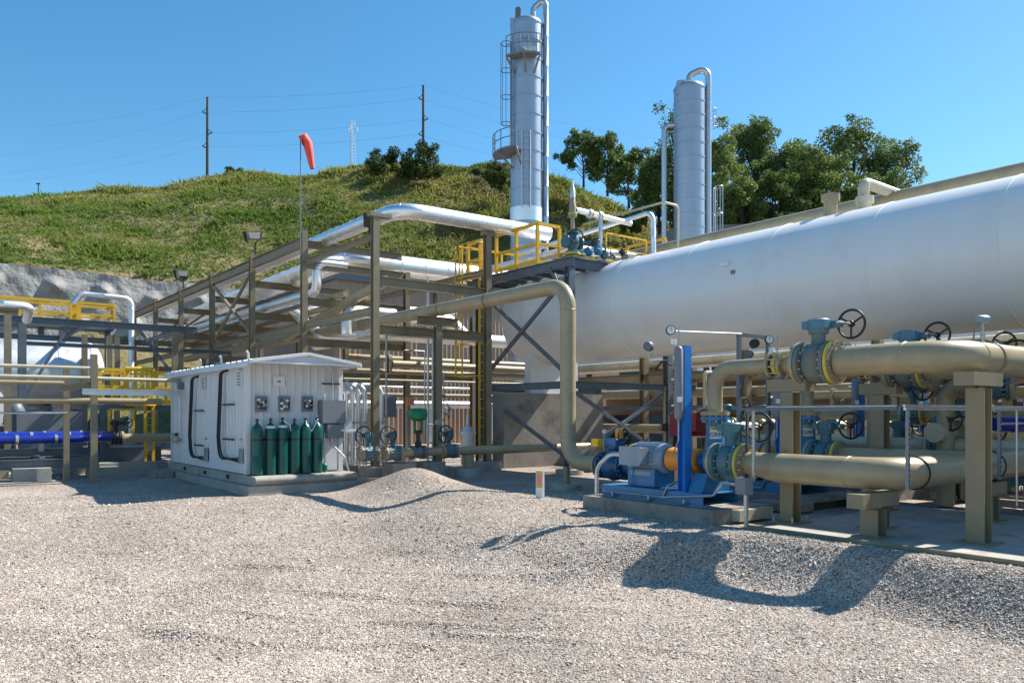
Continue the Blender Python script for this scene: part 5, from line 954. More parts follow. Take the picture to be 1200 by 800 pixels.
for k, X in enumerate(PX_):
    o1 = 'with the orange guard and tall blue post' if k == 0 else ''
    L = lambda s: s.format({0: 'first', 1: 'second', 2: 'third', 3: 'last'}[k])
    if k == 0: protos['pump'] = make_pump(); protos['plinth'] = make_plinth(); protos['pot'] = make_seal_pot()
    for key, lb in (('pump', '{} blue pump and motor set of the row, counted from the gravel bank'), ('plinth', 'concrete plinth under the {} pump from the gravel bank'), ('pot', 'grey seal pot on a bright blue post at the {} pump from the gravel bank')):
        if k == 0: o = protos[key]
        else: o = copy_tree(protos[key])
        o.location = (X, 0, 0); o['label'] = L(lb)
    # suction side
    valve('suction_valve', L('blue gate valve with black handwheel at the {} pump inlet'), .2, .46, (X, 8.33, .94), -math.pi / 2, 'valve_teal' if k else 'valve_teal', 'valve_teal', wr=.24, wside=1, woff=.30, fl=('tan_pipe', 'tape_yellow'), group='pump inlet valves')
    ux = X + UX
    dpipe = thing('discharge_pipe', L('tan elbow pipe rising from the {} pump outlet to the upper header'), 'pipe', (ux, 8.95, 0), 'pump outlet pipes')
    part(dpipe, 'lower_flange', 'tan_pipe', lambda b: b.lathe([(.13, 1.73), (.25, 1.73), (.25, 1.79), (.13, 1.79)], (ux, 8.95, 0), (0, 0, 1), 30))
    part(dpipe, 'pipe_run', 'tan_pipe', lambda b: b.tube([(ux, 8.95, 1.75), (ux, 8.95, zu), (ux, 7.78, zu)], .135, 22, .36))
    part(dpipe, 'flange', 'tan_pipe', lambda b: flange(b, (ux, 7.78, zu), (0, 1, 0), .135)); part(dpipe, 'flange', 'tan_pipe', lambda b: flange(b, (ux, 7.56, zu), (0, 1, 0), .135)); part(dpipe, 'check_body', 'black_iron', lambda b: b.lathe([(.17, 7.59), (.17, 7.75)], (ux, 0, zu), (0, 1, 0), 24)); part(dpipe, 'stud_bolts', 'bolt_steel', lambda b: bolts(b, (ux, 7.67, zu), (0, 1, 0), .135, 10, .3, .014)); part(dpipe, 'tape', 'tape_yellow', lambda b: b.lathe([(.175, 7.63), (.175, 7.70)], (ux, 0, zu), (0, 1, 0), 24))
    part(dpipe, 'reducer', 'tan_pipe', lambda b: b.lathe([(.135, 7.56), (.135, 7.5), (.2, 7.34), (.21, 7.2)], (ux, 0, zu), (0, -1, 0), 24) if False else b.sweep([(ux, 7.56, zu), (ux, 7.5, zu), (ux, 7.36, zu), (ux, 7.28, zu)], [.135, .14, .2, .205], 24))
    valve('discharge_valve', L('weathered teal valve with black handwheel on the {} upper line'), .21, .50, (ux, 6.95, zu), -math.pi / 2, 'valve_rust', 'gearbox_blue', wr=.22, wside=1, woff=.34, fl=('tan_pipe', 'tape_yellow'), group='upper line valves')
    # supports
    us = thing('pipe_support', L('tan H section post with cap beam under the {} upper line'), 'support', (ux, 7.4, 0), 'tan pipe supports of the pump bay')
    steel(us, 'post', (ux, 7.45, .02), (ux, 7.45, zu - .45), .23, .23, 'tan_steel', (1, 0, 0)); steel(us, 'cap_beam', (ux, 7.1, zu - .34), (ux, 7.8, zu - .34), .25, .2, kind='b'); part(us, 'base_plate', 'tan_steel', lambda b: b.box((ux, 7.45, .012), (.5, .45, .025)))
    for a, c_ in ((-.2, -.17), (.2, -.17), (-.2, .17), (.2, .17)): part(us, 'anchor_bolt', 'bolt_steel', lambda b: b.lathe([(.018, 0), (.018, .09)], (ux + a, 7.45 + c_, .02), seg=6))
# headers
UY, DYY = 4.95, 5.6
ux = PX_[0] + UX
uh = thing('upper_header', 'thick tan pipe bending round above the nearest tall post at the right', 'pipe', (ux, UY, 0))
part(uh, 'pipe_run', 'tan_pipe', lambda b: b.tube([(ux, 6.6, zu), (ux, UY, zu), (23.5, UY, zu)], .228, 30, .62))
for p_, a_ in (((ux, UY + .63, zu), (0, 1, 0)), ((ux + .63, UY, zu), (1, 0, 0))): part(uh, 'weld_seam', 'tan_pipe', lambda b: b.lathe([(.226, -.016), (.236, -.005), (.236, .005), (.226, .016)], p_, a_, 30, cap=False))
part(uh, 'clamp', 'tan_steel', lambda b: b.lathe([(.23, -.03), (.245, -.03), (.245, .03), (.23, .03)], (ux + 1.15, UY, zu), (1, 0, 0), 30)); part(uh, 'weld_seam', 'tan_pipe', lambda b: b.lathe([(.229, -.01), (.233, 0), (.229, .01)], (ux + 2.1, UY, zu), (1, 0, 0), 30))
for k in range(1, NP): part(uh, 'branch', 'tan_pipe', lambda b: b.tube([(PX_[k] + UX, 6.6, zu), (PX_[k] + UX, UY + .1, zu)], .21, 24))
tr_ = thing('pressure_transmitter', 'blue transmitter on a thin stem above the upper header', 'instrument', (ux + .95, UY, zu + .2)); a = Vector((ux + .95, UY, zu))
part(tr_, 'stem', 'bolt_steel', lambda b: (b.lathe([(.03, .2), (.03, .36), (.015, .36), (.015, .52)], a, seg=10), b.lathe([(.035, .28), (.035, .33)], a, seg=8))); part(tr_, 'housing', 'motor_blue', lambda b: b.lathe([(.05, -.09), (.06, -.07), (.06, .07), (.05, .09)], a + Vector((0, 0, .56)), (1, -.5, 0), 16)); part(tr_, 'flex_conduit', 'box_grey', lambda b: b.tube([a + Vector((-.05, 0, .53)), a + Vector((-.14, .05, .42)), a + Vector((-.12, .1, .1))], .012, 6, .1))
lh = thing('lower_header', 'thick tan pipe leaving the nearest pump valve and bending away low at the right', 'pipe', (11, DYY, 0))
part(lh, 'pipe_run', 'tan_pipe', lambda b: b.sweep([Vector((11, 8.03, .94)), Vector((11, 7.85, .94)), Vector((11, 7.5, .905))] + fillet([Vector((11, 7.3, .90)), Vector((11, DYY, .90)), Vector((20.5, DYY, .90))], .62), [.188, .19, .228] + [.23] * len(fillet([Vector((11, 7.3, .90)), Vector((11, DYY, .90)), Vector((20.5, DYY, .90))], .62)), 30)); part(lh, 'bolts', 'bolt_steel', lambda b: bolts(b, (11, 8.0, .94), (0, 1, 0), .2, 14, .1, .02))
for p_, a_ in (((11, DYY + .63, .9), (0, 1, 0)), ((11.63, DYY, .9), (1, 0, 0)), ((12.6, DYY, .9), (1, 0, 0)), ((11, 7.42, .9), (0, 1, 0))): part(lh, 'weld_seam', 'tan_pipe', lambda b: b.lathe([(.227, -.016), (.237, -.005), (.237, .005), (.227, .016)], p_, a_, 30, cap=False))
for x in (11.6, 14.2): part(lh, 'u_bolt', 'black_iron', lambda b: b.torus((x, DYY, .90), (1, 0, 0), .238, .012, 30, 6))
for k in range(1, NP): part(lh, 'branch', 'tan_pipe', lambda b: b.tube([(PX_[k], 8.03, .94), (PX_[k], DYY, .94)], .2, 24))
for x in (16.2, 17.1): part(lh, 'flange', 'valve_teal', lambda b: flange(b, (x, DYY, .94), (1, 0, 0), .23))
def low_support(x, y, label, w_=.9, ax='x', z=.90):
    t = thing('pipe_support', label, 'support', (x, y, 0), 'tan pipe supports of the pump bay'); steel(t, 'post', (x, y, .02), (x, y, z - .5), .26, .26, 'tan_steel', (1, 0, 0)); v = Vector((w_/2, 0, 0)) if ax == 'x' else Vector((0, w_/2, 0))
    steel(t, 'cap_beam', Vector((x, y, z - .36)) - v, Vector((x, y, z - .36)) + v, .24, .2, kind='b'); part(t, 'base_plate', 'tan_steel', lambda b: b.box((x, y, .012), (.44, .44, .025))); return t
low_support(10.95, 5.85, 'short tan post with cap beam under the bend of the lower pipe', 1.0); low_support(14.1, DYY, 'short tan post under the lower pipe beyond the nearest tall post', .9); low_support(11.9, 6.3, 'short tan post standing behind the lower pipe bend', .5)
def tall_support(x, y, label):
    t = thing('pipe_support', label, 'support', (x, y, 0), 'tan pipe supports of the pump bay'); steel(t, 'post', (x, y, -.05), (x, y, zu - .45), .24, .24, 'tan_steel', (1, 0, 0)); steel(t, 'cap_beam', (x - .45, y, zu - .33), (x + .45, y, zu - .33), .26, .18, kind='b'); part(t, 'base_plate', 'tan_steel', lambda b: b.box((x, y, .012), (.46, .46, .025)))
tall_support(11.35 + .2, 4.7, 'nearest tall tan post carrying the upper header at the right'); tall_support(16.6, UY, 'tall tan post carrying the upper header farther back at the right')
# galvanised strut rails
rl = thing('strut_rail', 'grey steel strut rail running level past the front pump supports', 'rail', (10.95, 7.9, 0)); part(rl, 'rail', 'bluegrey_steel', lambda b: b.bar((10.93, 8.1, 1.83), (10.93, 5.5, 1.83), .04, .04)); part(rl, 'conduit', 'galvanised', lambda b: b.sweep([(10.93, 7.6, 1.865), (10.93, 5.5, 1.865)], .014, 6)); steel(rl, 'post', (10.97, 8.0, .2), (10.97, 8.0, 1.8), .04, .04, 'bluegrey_steel', kind='c')
r2 = thing('strut_rail', 'slotted steel strut frame in front of the lower pipe bend', 'rail', (10.75, 5.28, 0)); part(r2, 'rail', 'galvanised', lambda b: (b.bar((10.7, 5.28, 1.82), (15.4, 5.28, 1.82), .04, .035),)); part(r2, 'conduit', 'galvanised', lambda b: b.sweep([(10.6, 5.24, 1.86), (15.4, 5.24, 1.86)], .02, 8))
for x in (10.78, 13.72): 
    ps = part(r2, 'post', 'box_grey', lambda b: b.bar((x, 5.28, .72), (x, 5.28, 1.80), .045, .045))
    for j in range(14): part(ps, 'slot', 'black_iron', lambda b: b.box((x - .012, 5.252, .78 + j * .07), (.016, .006, .035)))
part(r2, 'conduit', 'galvanised', lambda b: b.tube([(13.9, 5.1, 1.8), (13.9, 5.1, .3)], .016, 6)); part(r2, 'side_rail', 'galvanised', lambda b: b.bar((13.72, 5.26, 1.6), (15.4, 5.26, 1.6), .03, .03))
# instrument frame with second seal pot tubing
fr_ = thing('instrument_stand', 'square steel strut frame standing in front of the tank bottom', 'frame', (12.7, 9.3, 0)); fa, fb = onY(866, 400, 9.4), onY(900, 400, 9.4)
for x in (fa.x, fb.x): steel(fr_, 'post', (x, 9.4, .3), (x, 9.4, fa.z + .1), .07, .07, 'bluegrey_steel', kind='b')
part(fr_, 'top_bar', 'bluegrey_steel', lambda b: b.bar((fa.x - .05, 9.4, fa.z + .13), (fb.x + .05, 9.4, fa.z + .13), .07, .06)); part(fr_, 'tubing_line', 'white_paint', lambda b: b.tube([(10.6, 9.2, 3.18), (fa.x, 9.35, fa.z + .14)], .018, 6))
part(fr_, 'gauge_block', 'black_iron', lambda b: b.lathe([(.09, -.05), (.09, .05)], ((fa.x + fb.x) / 2 - .05, 9.35, fa.z - .02), (-.6, -.8, 0), 16))
# control box on the plinth end and small items
cbx = thing('control_box', 'small grey control box on a short post by the nearest pump', 'control box', (10.5, 8.0, 0)); q = onX(872, 560, 10.45)
part(cbx, 'enclosure', 'box_grey', lambda b: b.box((10.45, q.y, .62), (.16, .22, .26))); part(cbx, 'cover', 'box_grey', lambda b: b.box((10.36, q.y, .62), (.02, .19, .22))); part(cbx, 'post', 'galvanised', lambda b: b.bar((10.5, q.y, -.05), (10.5, q.y, .6), .05, .05)); part(cbx, 'flex_conduit', 'galvanised', lambda b: b.tube([(10.45, q.y + .1, .62), (10.45, q.y + .4, .66), (10.45, q.y + .6, .42), (10.45, 9.4, .3)], .02, 8, .12)); part(cbx, 'riser_pipe', 'bolt_steel', lambda b: b.tube([(10.62, q.y - .05, .7), (10.62, q.y - .05, 1.8)], .03, 8))
wd_ = thing('timber_block', 'weathered timber block lying on the pad by the front posts', 'block', (11.2, 7.9, 0)); part(wd_, 'block', 'cream_paint', lambda b: b.box((11.15, 8.02, .1), (.9, .16, .18)))
tb_ = thing('plinth_slab', 'low dark concrete slab behind the front pipe posts', 'slab', (13.5, 7.8, 0)); part(tb_, 'slab', 'old_concrete', lambda b: b.box((14.2, 8.6, .07), (3.4, 1.0, .14)))
# red engine unit behind the pump
q = onY(818, 495, 12.2); rd = thing('red_engine_unit', 'red boxed engine unit behind the orange guard with white letters', 'engine', (q.x, 12.2, 0))
part(rd, 'housing', 'red_paint', lambda b: (b.box((q.x, 12.2, q.z - .05), (1.3, .6, .5)), b.box((q.x - .45, 12.1, q.z + .02), (.35, .7, .42)))); part(rd, 'exhaust', 'bolt_steel', lambda b: b.tube([(q.x - .1, 12.1, q.z + .3), (q.x + .5, 12.1, q.z + .36), (q.x + .9, 12.0, q.z + .22)], .05, 8, .1)); part(rd, 'frame', 'black_iron', lambda b: (b.box((q.x, 12.2, .35), (1.4, .6, .1)), b.bar((q.x - .55, 12.2, 0), (q.x - .55, 12.2, 1.2), .1), b.bar((q.x + .55, 12.2, 0), (q.x + .55, 12.2, 1.2), .1))); lettering('LTD', .22, 'white_paint', rd, (-.2, -.33, q.z - .08), (math.pi / 2, 0, 0))
# blue block valves at the foot of the descending pipe
def block_valve(y, label):
    t = thing('block_valve', label, 'valve', (DX, y, .62), 'dark blue valves at the descending pipe')
    part(t, 'body', 'valve_blue', lambda b: b.lathe([(.19, -.35), (.3, -.35), (.3, -.29), (.2, -.27), (.31, -.12), (.33, 0), (.31, .12), (.2, .27), (.3, .29), (.3, .35), (.19, .35)], (DX, y, .62), (0, 1, 0), 32)); part(t, 'bolts', 'bolt_steel', lambda b: (bolts(b, (DX, y + .32, .62), (0, 1, 0), .19, 14, .14), bolts(b, (DX, y - .32, .62), (0, 1, 0), .19, 14, .14)))
    part(t, 'neck', 'valve_blue', lambda b: b.lathe([(.2, .2), (.14, .38), (.2, .38), (.2, .45)], (DX, y, .62), seg=20)); part(t, 'gearbox', 'pump_blue', lambda b: b.box((DX, y, 1.14), (.3, .36, .16))); part(t, 'limit_switch', 'safety_yellow', lambda b: b.box((DX - .25, y + .28, 1.12), (.18, .2, .16))); part(t, 'indicator', 'guard_orange', lambda b: b.lathe([(.1, 0), (.1, .2), (.05, .24)], (DX + .1, y - .05, 1.22), seg=14))
    c = Vector((DX - .1, y - .38, 1.2)); part(t, 'handwheel', 'black_iron', lambda b: (b.torus(c, (.3, -1, .1), .24, .02, 28, 7), b.sweep([c - Vector((.24, 0, 0)), c + Vector((.24, 0, 0))], .014, 6), b.sweep([c - Vector((0, 0, .24)), c + Vector((0, 0, .24))], .014, 6), b.sweep([c, c + Vector((0, .3, 0))], .02, 6)))
    part(t, 'stand', 'old_concrete', lambda b: b.box((DX, y, .06), (.55, .55, .3)))
block_valve(12.5, 'dark blue valve with yellow switch box bolted to the descending pipe'); 
pipe('link_pipe', 'dark blue pipe stub beyond the block valve', [(DX, 12.12, .62), (DX, 11.0, .62), (13.5, 10.6, .62)], .18, 'valve_blue')
block_valve2 = pipe('yard_pipe', 'tan pipe lying low between tank pier and pumps', [(14.3, 12.2, .8), (21, 12.2, .8)], .14, 'tan_pipe')

# ------------------------------------------------------------------ piping on top of the platform
sv = thing('relief_valve', 'tall relief valve with pointed cap standing on the platform corner', 'valve', (15.85, 17.75, 6.45)); a = Vector((15.85, 17.75, 0))
part(sv, 'block', 'valve_teal', lambda b: (b.lathe([(.2, 6.55), (.2, 6.62), (.13, 6.66), (.2, 6.8), (.2, 7.0), (.13, 7.12), (.2, 7.14), (.2, 7.2)], a, seg=20), b.lathe([(.12, -.3), (.2, -.3), (.2, -.24), (.12, -.22), (.12, .22), (.2, .24), (.2, .3), (.12, .3)], a + Vector((0, 0, 6.88)), (1, 0, 0), 20)))
part(sv, 'handwheel', 'black_iron', lambda b: (b.torus(a + Vector((-.12, -.3, 7.0)), (.5, 1, 0), .2, .022, 24, 6), b.sweep([a + Vector((-.12, -.3, 7.0)), a + Vector((0, 0, 6.95))], .02, 6)))
part(sv, 'riser', 'tan_pipe', lambda b: b.lathe([(.06, 7.2), (.06, 7.62), (.13, 7.64), (.13, 7.7), (.11, 7.72), (.11, 8.0), (.085, 8.04), (.085, 8.18), (.06, 8.22)], a, seg=18)); part(sv, 'bonnet', 'aluminium_dull', lambda b: b.lathe([(.085, 8.2), (.075, 8.45), (.05, 8.5), (.03, 8.62), (.02, 8.72)], a, seg=16)); part(sv, 'tape', 'tape_yellow', lambda b: b.lathe([(.14, 7.7), (.14, 7.74)], a, seg=18)); part(sv, 'base_tape', 'tape_yellow', lambda b: b.lathe([(.24, 6.5), (.24, 6.56)], a, seg=18))
rv = pipe('relief_header', 'silver relief pipe with clamps running right from the relief valve', [(15.95, 17.72, 7.86), (18.3, 17.72, 7.78)], .08, 'aluminium')
for x in (16.5, 16.9): part(rv, 'flange', 'aluminium_dull', lambda b: flange(b, (x, 17.72, 7.83), (1, 0, 0), .085, .05)); part(rv, 'tape', 'tape_yellow', lambda b: b.lathe([(.14, -.02), (.14, .02)], (x + .06, 17.72, 7.83), (1, 0, 0), 18))
part(rv, 'post', 'galvanised', lambda b: b.bar((17.0, 17.75, 6.4), (17.0, 17.75, 7.72), .09, .09))
jacket_pipe('vent_line', 'silver vent pipe crossing the platform and dropping behind the tank', 'pipe', [(18.2, 23.5, 7.7), (18.2, 16.7, 7.95), (18.2, 16.65, 6.2)], .075, 'aluminium', .9, .3)
pipe('small_vent', 'thin cream pipe beside the silver vent pipe', [(18.35, 20, 8.2), (18.35, 16.4, 8.2), (18.9, 16.3, 8.15), (18.9, 16.3, 6.3)], .035, 'cream_paint')
jacket_pipe('deck_line', 'silver pipe lying along the platform deck behind the railing', 'pipe', [(16.6, 23, 6.9), (16.6, 18.5, 6.9), (19.2, 18.2, 6.9)], .14, 'aluminium', .8)
random.seed(11); vc = thing('valve_cluster', 'cluster of small blue valves and yellow tapes on the platform', 'valves', (17.4, 17.9, 6.4))
for k in range(7): q = Vector((16.6 + k * .26, 17.9 + random.uniform(-.25, .25), 6.6 + random.uniform(0, .2))); part(vc, 'small_valve', random.choice(['valve_teal', 'pump_blue', 'black_iron']), lambda b: (b.lathe([(.05, -.15), (.11, -.13), (.11, -.1), (.07, -.06), (.1, 0), (.07, .06), (.11, .1), (.11, .13), (.05, .15)], q, (random.random(), random.random(), .6), 12), b.sweep([q, q + Vector((0, 0, .3))], .02, 6), b.torus(q + Vector((0, 0, .3)), (0, 0, 1), .08, .012, 14, 5)))

# ------------------------------------------------------------------ piping seen below and behind the tank
bk = thing('tank_side_rack', 'low tan pipe rack standing behind the white tank', 'pipe rack', (20.8, 16, 0))
for y in (19.5, 15.2, 11, 7, 3, -1):
    for x in (20.8, 23.4): steel(bk, 'column', (x, y, 0), (x, y, 4.0), .24, .24, 'tan_steel', (0, 1, 0))
    for z in (2.2, 3.3): steel(bk, 'cross_beam', (20.9, y, z), (23.3, y, z), .16, .2)
for x in (20.8, 23.4): steel(bk, 'stringer', (x, -3, 3.05), (x, 25, 3.05), .14, .24)
GB = 'pipes on the rack behind the tank'
for i, (x, z, r, m, lb) in enumerate(((21.2, 2.45, .14, 'tan_pipe', 'tan pipe lowest on the rack behind the tank'), (21.8, 2.5, .17, 'cream_paint', 'cream pipe low on the rack behind the tank'), (21.4, 3.56, .15, 'cream_paint', 'cream pipe in front on the top beam behind the tank'), (22.2, 3.58, .2, 'white_paint', 'thick white pipe on the top beam behind the tank'), (22.8, 3.6, .12, 'cream_paint', 'cream pipe at the back of the top beam behind the tank'), (20.5, 1.25, .15, 'tan_pipe', 'tan pipe near the ground behind the pumps'))):
    pipe('rack_pipe', lb, [(x, -3, z), (x, 25, z)], r, m, group=GB)
tr2 = part(None, 'cable_tray', 'bluegrey_steel', lambda b: b.channel((20.4, -3, 1.95), (20.4, 24, 1.95), .12, .16)); tag(tr2, 'blue grey cable tray running below the tank', 'cable tray')
random.seed(21)
for k in range(12):
    y = 17.6 - k * 1.15; x = 19.6 + random.uniform(0, .9); h = random.uniform(1.6, 3.1); lb = f"thin upright line {('beside the tank pier', 'right of the tank pier', 'left of the blue post', 'behind the blue post', 'behind the red engine unit', 'left of the first elbow', 'right of the first elbow', 'left of the second elbow', 'right of the second elbow', 'right of the strut frame', 'left of the tall posts', 'right of the tall posts')[k]}"
    t = thing('upright_line', lb, 'pipe', (x, y, 0), 'upright lines behind the tank'); part(t, 'pipe_run', random.choice(['galvanised', 'cream_paint', 'tan_pipe']), lambda b: b.tube([(x, y, 0), (x, y, h), (x + .8, y, h)], random.choice([.035, .05, .065]), 8, .12))
    part(t, 'fitting', random.choice(['bolt_steel', 'black_iron', 'valve_teal']), lambda b: (b.lathe([(.06, -.12), (.1, -.1), (.1, .1), (.06, .12)], (x, y, h * .5), (0, 0, 1), 10), b.torus((x - .12, y, h * .5), (1, 0, 0), .1, .014, 14, 5)))
cross = pipe('cross_header', 'cream header pipe with teal valves running behind the pumps', [(15.4, 13.2, 1.35), (27, 13.2, 1.35)], .2, 'cream_paint')
for x in (16.4, 19.4, 22.8): steel(cross, 'stand', (x, 13.2, 0), (x, 13.2, 1.15), .2, .2, 'tan_steel', (0, 1, 0))
for i, (x, lb) in enumerate(((17.2, 'teal valve on the cream header behind the first elbow pipe'), (18.8, 'teal valve on the cream header between the elbow pipes'), (22.0, 'teal valve on the cream header seen right of the second elbow'))): valve('header_valve', lb, .19, .42, (x, 13.2, 1.35), 0, 'valve_teal', wr=.25, fl=('tape_yellow', 'tape_yellow'), group='teal valves on the cream header')
c2 = pipe('back_header', 'cream header pipe low behind the tall right post', [(15.5, 7.1, 1.4), (24, 7.1, 1.4)], .19, 'cream_paint')
for x in (17.0, 20.5): steel(c2, 'stand', (x, 7.1, 0), (x, 7.1, 1.2), .18, .18, 'cream_paint', (0, 1, 0))
valve('header_valve', 'teal valve with yellow rings just left of the tall right post', .2, .46, (16.4, 7.1, 1.4), 0, 'valve_teal', wr=.3, fl=('tape_yellow', 'tape_yellow'), group='teal valves on the cream header')
q = atD(1158, 502, 15.5); bw = thing('blue_handwheel', 'large bright blue handwheel right of the tall right post', 'handwheel', q)
part(bw, 'rim', 'wheel_blue', lambda b: b.torus(q, (-.75, -.66, 0), .33, .022, 34, 8)); part(bw, 'spokes', 'wheel_blue', lambda b: [b.sweep([q, q + Vector((.66 * math.cos(t_), -.75 * math.cos(t_), math.sin(t_))) * .33], .015, 6) for t_ in (.5, 2.6, 4.7)]); part(bw, 'stem', 'bolt_steel', lambda b: b.sweep([q, q + Vector((.5, .45, 0))], .03, 8)); part(bw, 'stand', 'bolt_steel', lambda b: b.bar((q.x + .45, q.y + .4, 0), (q.x + .45, q.y + .4, q.z + .1), .08, .08))
q = atD(1190, 497, 15); ac = thing('blue_actuator', 'bright blue actuator at the right edge behind the strut frame', 'actuator', (q.x, q.y, 0)); part(ac, 'barrel', 'cobalt', lambda b: b.lathe([(.06, -.45), (.13, -.42), (.15, -.3), (.15, .3), (.13, .5)], q, (.79, -.6, 0), 20)); part(ac, 'stand', 'bolt_steel', lambda b: b.bar((q.x, q.y, .3), q, .1, .1)); part(ac, 'valve_body', 'valve_teal', lambda b: b.lathe([(.2, -.3), (.32, -.3), (.32, -.22), (.24, -.18), (.28, 0), (.24, .18), (.32, .22), (.32, .3), (.2, .3)], (q.x, q.y, .7), (1, 0, 0), 24))
# header valves standing on the upper header line at the back
for i, (px, py, d, lb) in enumerate(((1078, 405, 15.5, 'dark valve top with black handwheel over the upper header left of the transmitter'), (1168, 412, 14.5, 'blue valve top with a black handwheel showing over the upper header at the right'))):
    q = atD(px, py, d); valve('tall_valve', lb, .17, .4, (q.x, q.y, q.z - .62), R(-90 + 20 * i), 'valve_teal', 'motor_blue', wr=.24, group='valves showing over the upper header')
    o = pipe('riser_stub', 'tan riser pipe ' + ('under the dark valve left of the transmitter' if i == 0 else 'under the blue valve at the right edge'), [(q.x, q.y + .3, q.z - .62), (q.x, q.y + .9, q.z - .62), (q.x, q.y + .9, 0)], .16, 'tan_pipe')
# meter runs between the pumps and the tank
for j, (x, z, r_, m_, lb) in enumerate(((16.0, 1.15, .13, 'cream_paint', 'cream meter run nearest the pumps under the tank'), (17.0, 1.75, .12, 'tan_pipe', 'raised tan meter run under the middle of the tank'), (18.2, 1.2, .15, 'cream_paint', 'thick cream meter run at the far side under the tank'), (19.0, 2.25, .1, 'tan_pipe', 'tan pipe hung high under the far side of the tank'))):
    t = pipe('meter_run', lb, [(x, -1, z), (x, 12.4, z)], r_, m_, group='meter runs under the tank')
    for y in (1.5, 4.2, 9.6): steel(t, 'stand', (x, y, 0), (x, y, z - r_), .14, .14, 'tan_steel', (1, 0, 0))
    for y in (2.8, 6.5, 10.6): part(t, 'flange', 'tape_yellow' if y == 6.5 else m_, lambda b: flange(b, (x, y + .2 * j, z), (0, 1, 0), r_, .07))
for j, (x, y, z, lb) in enumerate(((16.0, 10.2, 1.15, 'teal valve on the meter run just right of the first elbow'), (16.0, 7.2, 1.15, 'teal valve on the meter run behind the second elbow'), (18.2, 9.0, 1.2, 'teal valve on the far meter run behind the second post'), (18.2, 6.2, 1.2, 'teal valve on the far meter run left of the tall right post'), (17.0, 8.2, 1.75, 'raised teal valve showing above the strut rail'))):
    valve('meter_valve', lb, .13, .34, (x, y, z), -math.pi / 2, 'valve_teal', 'gearbox_blue', wr=.2, wside=-1, fl=('cream_paint', 'tape_yellow'), group='teal valves on the meter runs')
# far low building at the right
lbd = thing('low_building', 'long low pale building seen under the tank at the right', 'building', (30, 4, 0))
part(lbd, 'back_wall', 'brown_siding', lambda b: b.box((37, 14.5, 2.0), (.2, 47, 4.0))); part(lbd, 'roof', 'roof_grey', lambda b: b.box((33.4, 14.5, 4.6), (7.6, 48, .16))); part(lbd, 'fascia', 'white_paint', lambda b: b.box((29.5, 14.5, 4.42), (.12, 48, .55)))
for y in range(-8, 38, 4): steel(lbd, 'post', (29.8, y, 0), (29.8, y, 4.1), .2, .2, 'bluegrey_steel', (0, 1, 0)); part(lbd, 'bay_skid', 'bluegrey_steel', lambda b: b.box((33.5, y + 1.8, .9), (3.0, 2.4, 1.6)))
q = atD(1190, 398, 24); cbn = thing('control_cabin', 'blue grey cabin showing under the tank at the right edge', 'cabin', (q.x, q.y, 0)); part(cbn, 'walls', 'motor_blue', lambda b: b.box((q.x + .6, q.y - .6, q.z / 2 + .2), (2.0, 1.6, q.z + .4))); part(cbn, 'corner_post', 'galvanised', lambda b: b.bar((q.x - .42, q.y + .22, 0), (q.x - .42, q.y + .22, q.z + .5), .15, .15)); part(cbn, 'roof', 'white_paint', lambda b: b.box((q.x + .6, q.y - .6, q.z + .45), (2.2, 1.8, .1)))

# ------------------------------------------------------------------ left side: skids, vessel, walkways
SB = 'bluegrey_steel'
ps = thing('pipe_stand', 'tall tan steel post standing alone left of the shed', 'support', (4.27, 25.2, 0)); steel(ps, 'post', (4.27, 25.2, -.3), (4.27, 25.2, 3.45), .17, .17, 'tan_steel', kind='b'); steel(ps, 'arm', (3.4, 25.2, 2.45), (4.2, 25.2, 2.6), .12, .16, 'tan_steel')
p2 = thing('pipe_stand', 'shorter tan post carrying the level pipes at the far left', 'support', (3.8, 26.4, 0)); steel(p2, 'post', (3.72, 26.2, -.3), (3.72, 26.2, 3.2), .15, .15, 'tan_steel', kind='b')
GL = 'level tan pipes at the left edge'
pipe('level_pipe', 'uppermost thin tan pipe running level at the left edge', [(-8, 25.75, 3.08), (4.6, 25.75, 3.08)], .05, 'cream_paint', group=GL); pipe('level_pipe', 'tan pipe running level into the lone post', [(-8, 25.5, 2.78), (4.15, 25.5, 2.78), (8, 25.9, 2.78)], .055, 'cream_paint', group=GL); pipe('level_pipe', 'second tan pipe just below the one at the lone post', [(-8, 25.75, 2.63), (3.6, 25.75, 2.63)], .06, 'tan_pipe', group=GL)
pipe('level_pipe', 'thicker tan pipe running level low behind the lone post', [(-8, 25.62, 2.13), (6.2, 25.62, 2.13)], .09, 'tan_pipe', group=GL); pipe('level_pipe', 'thin silver line below the thick tan pipe at the left', [(-8, 25.9, 1.78), (3.7, 25.9, 1.78)], .03, 'galvanised', group=GL)
o = part(None, 'cable_tray', 'aluminium_dull', lambda b: b.channel((3.95, 25.0, 2.38), (6.62, 25.0, 2.38), .1, .17)); tag(o, 'flat silver cable tray crossing in front of the lone post to the shed', 'cable tray')
sk = thing('pipe_skid', 'dark steel skid carrying the bright blue pipes at the left', 'skid', (0, 28, 0))
for y in (26.9, 28.6): steel(sk, 'runner', (-9, y, .28), (4.7, y, .28), .2, .3, SB)
steel(sk, 'upper_beam', (-9, 27.5, .62), (4.0, 27.5, .62), .16, .2, SB)
for x in (-4, -1.5, 1.0, 3.2): steel(sk, 'cross_member', (x, 26.9, .42), (x, 28.6, .42), .14, .14, SB, kind='b'); part(sk, 'saddle', SB, lambda b: b.box((x, 27.4, .75), (.14, .5, .22)))
part(sk, 'footing', 'concrete', lambda b: b.box((2.9, 26.7, -.02), (.95, .6, .42))); part(sk, 'footing', 'concrete', lambda b: b.box((-.4, 26.8, -.02), (.95, .6, .42))); part(sk, 'footing', 'concrete', lambda b: b.box((2.0, 27.6, -.02), (.8, .6, .4)))
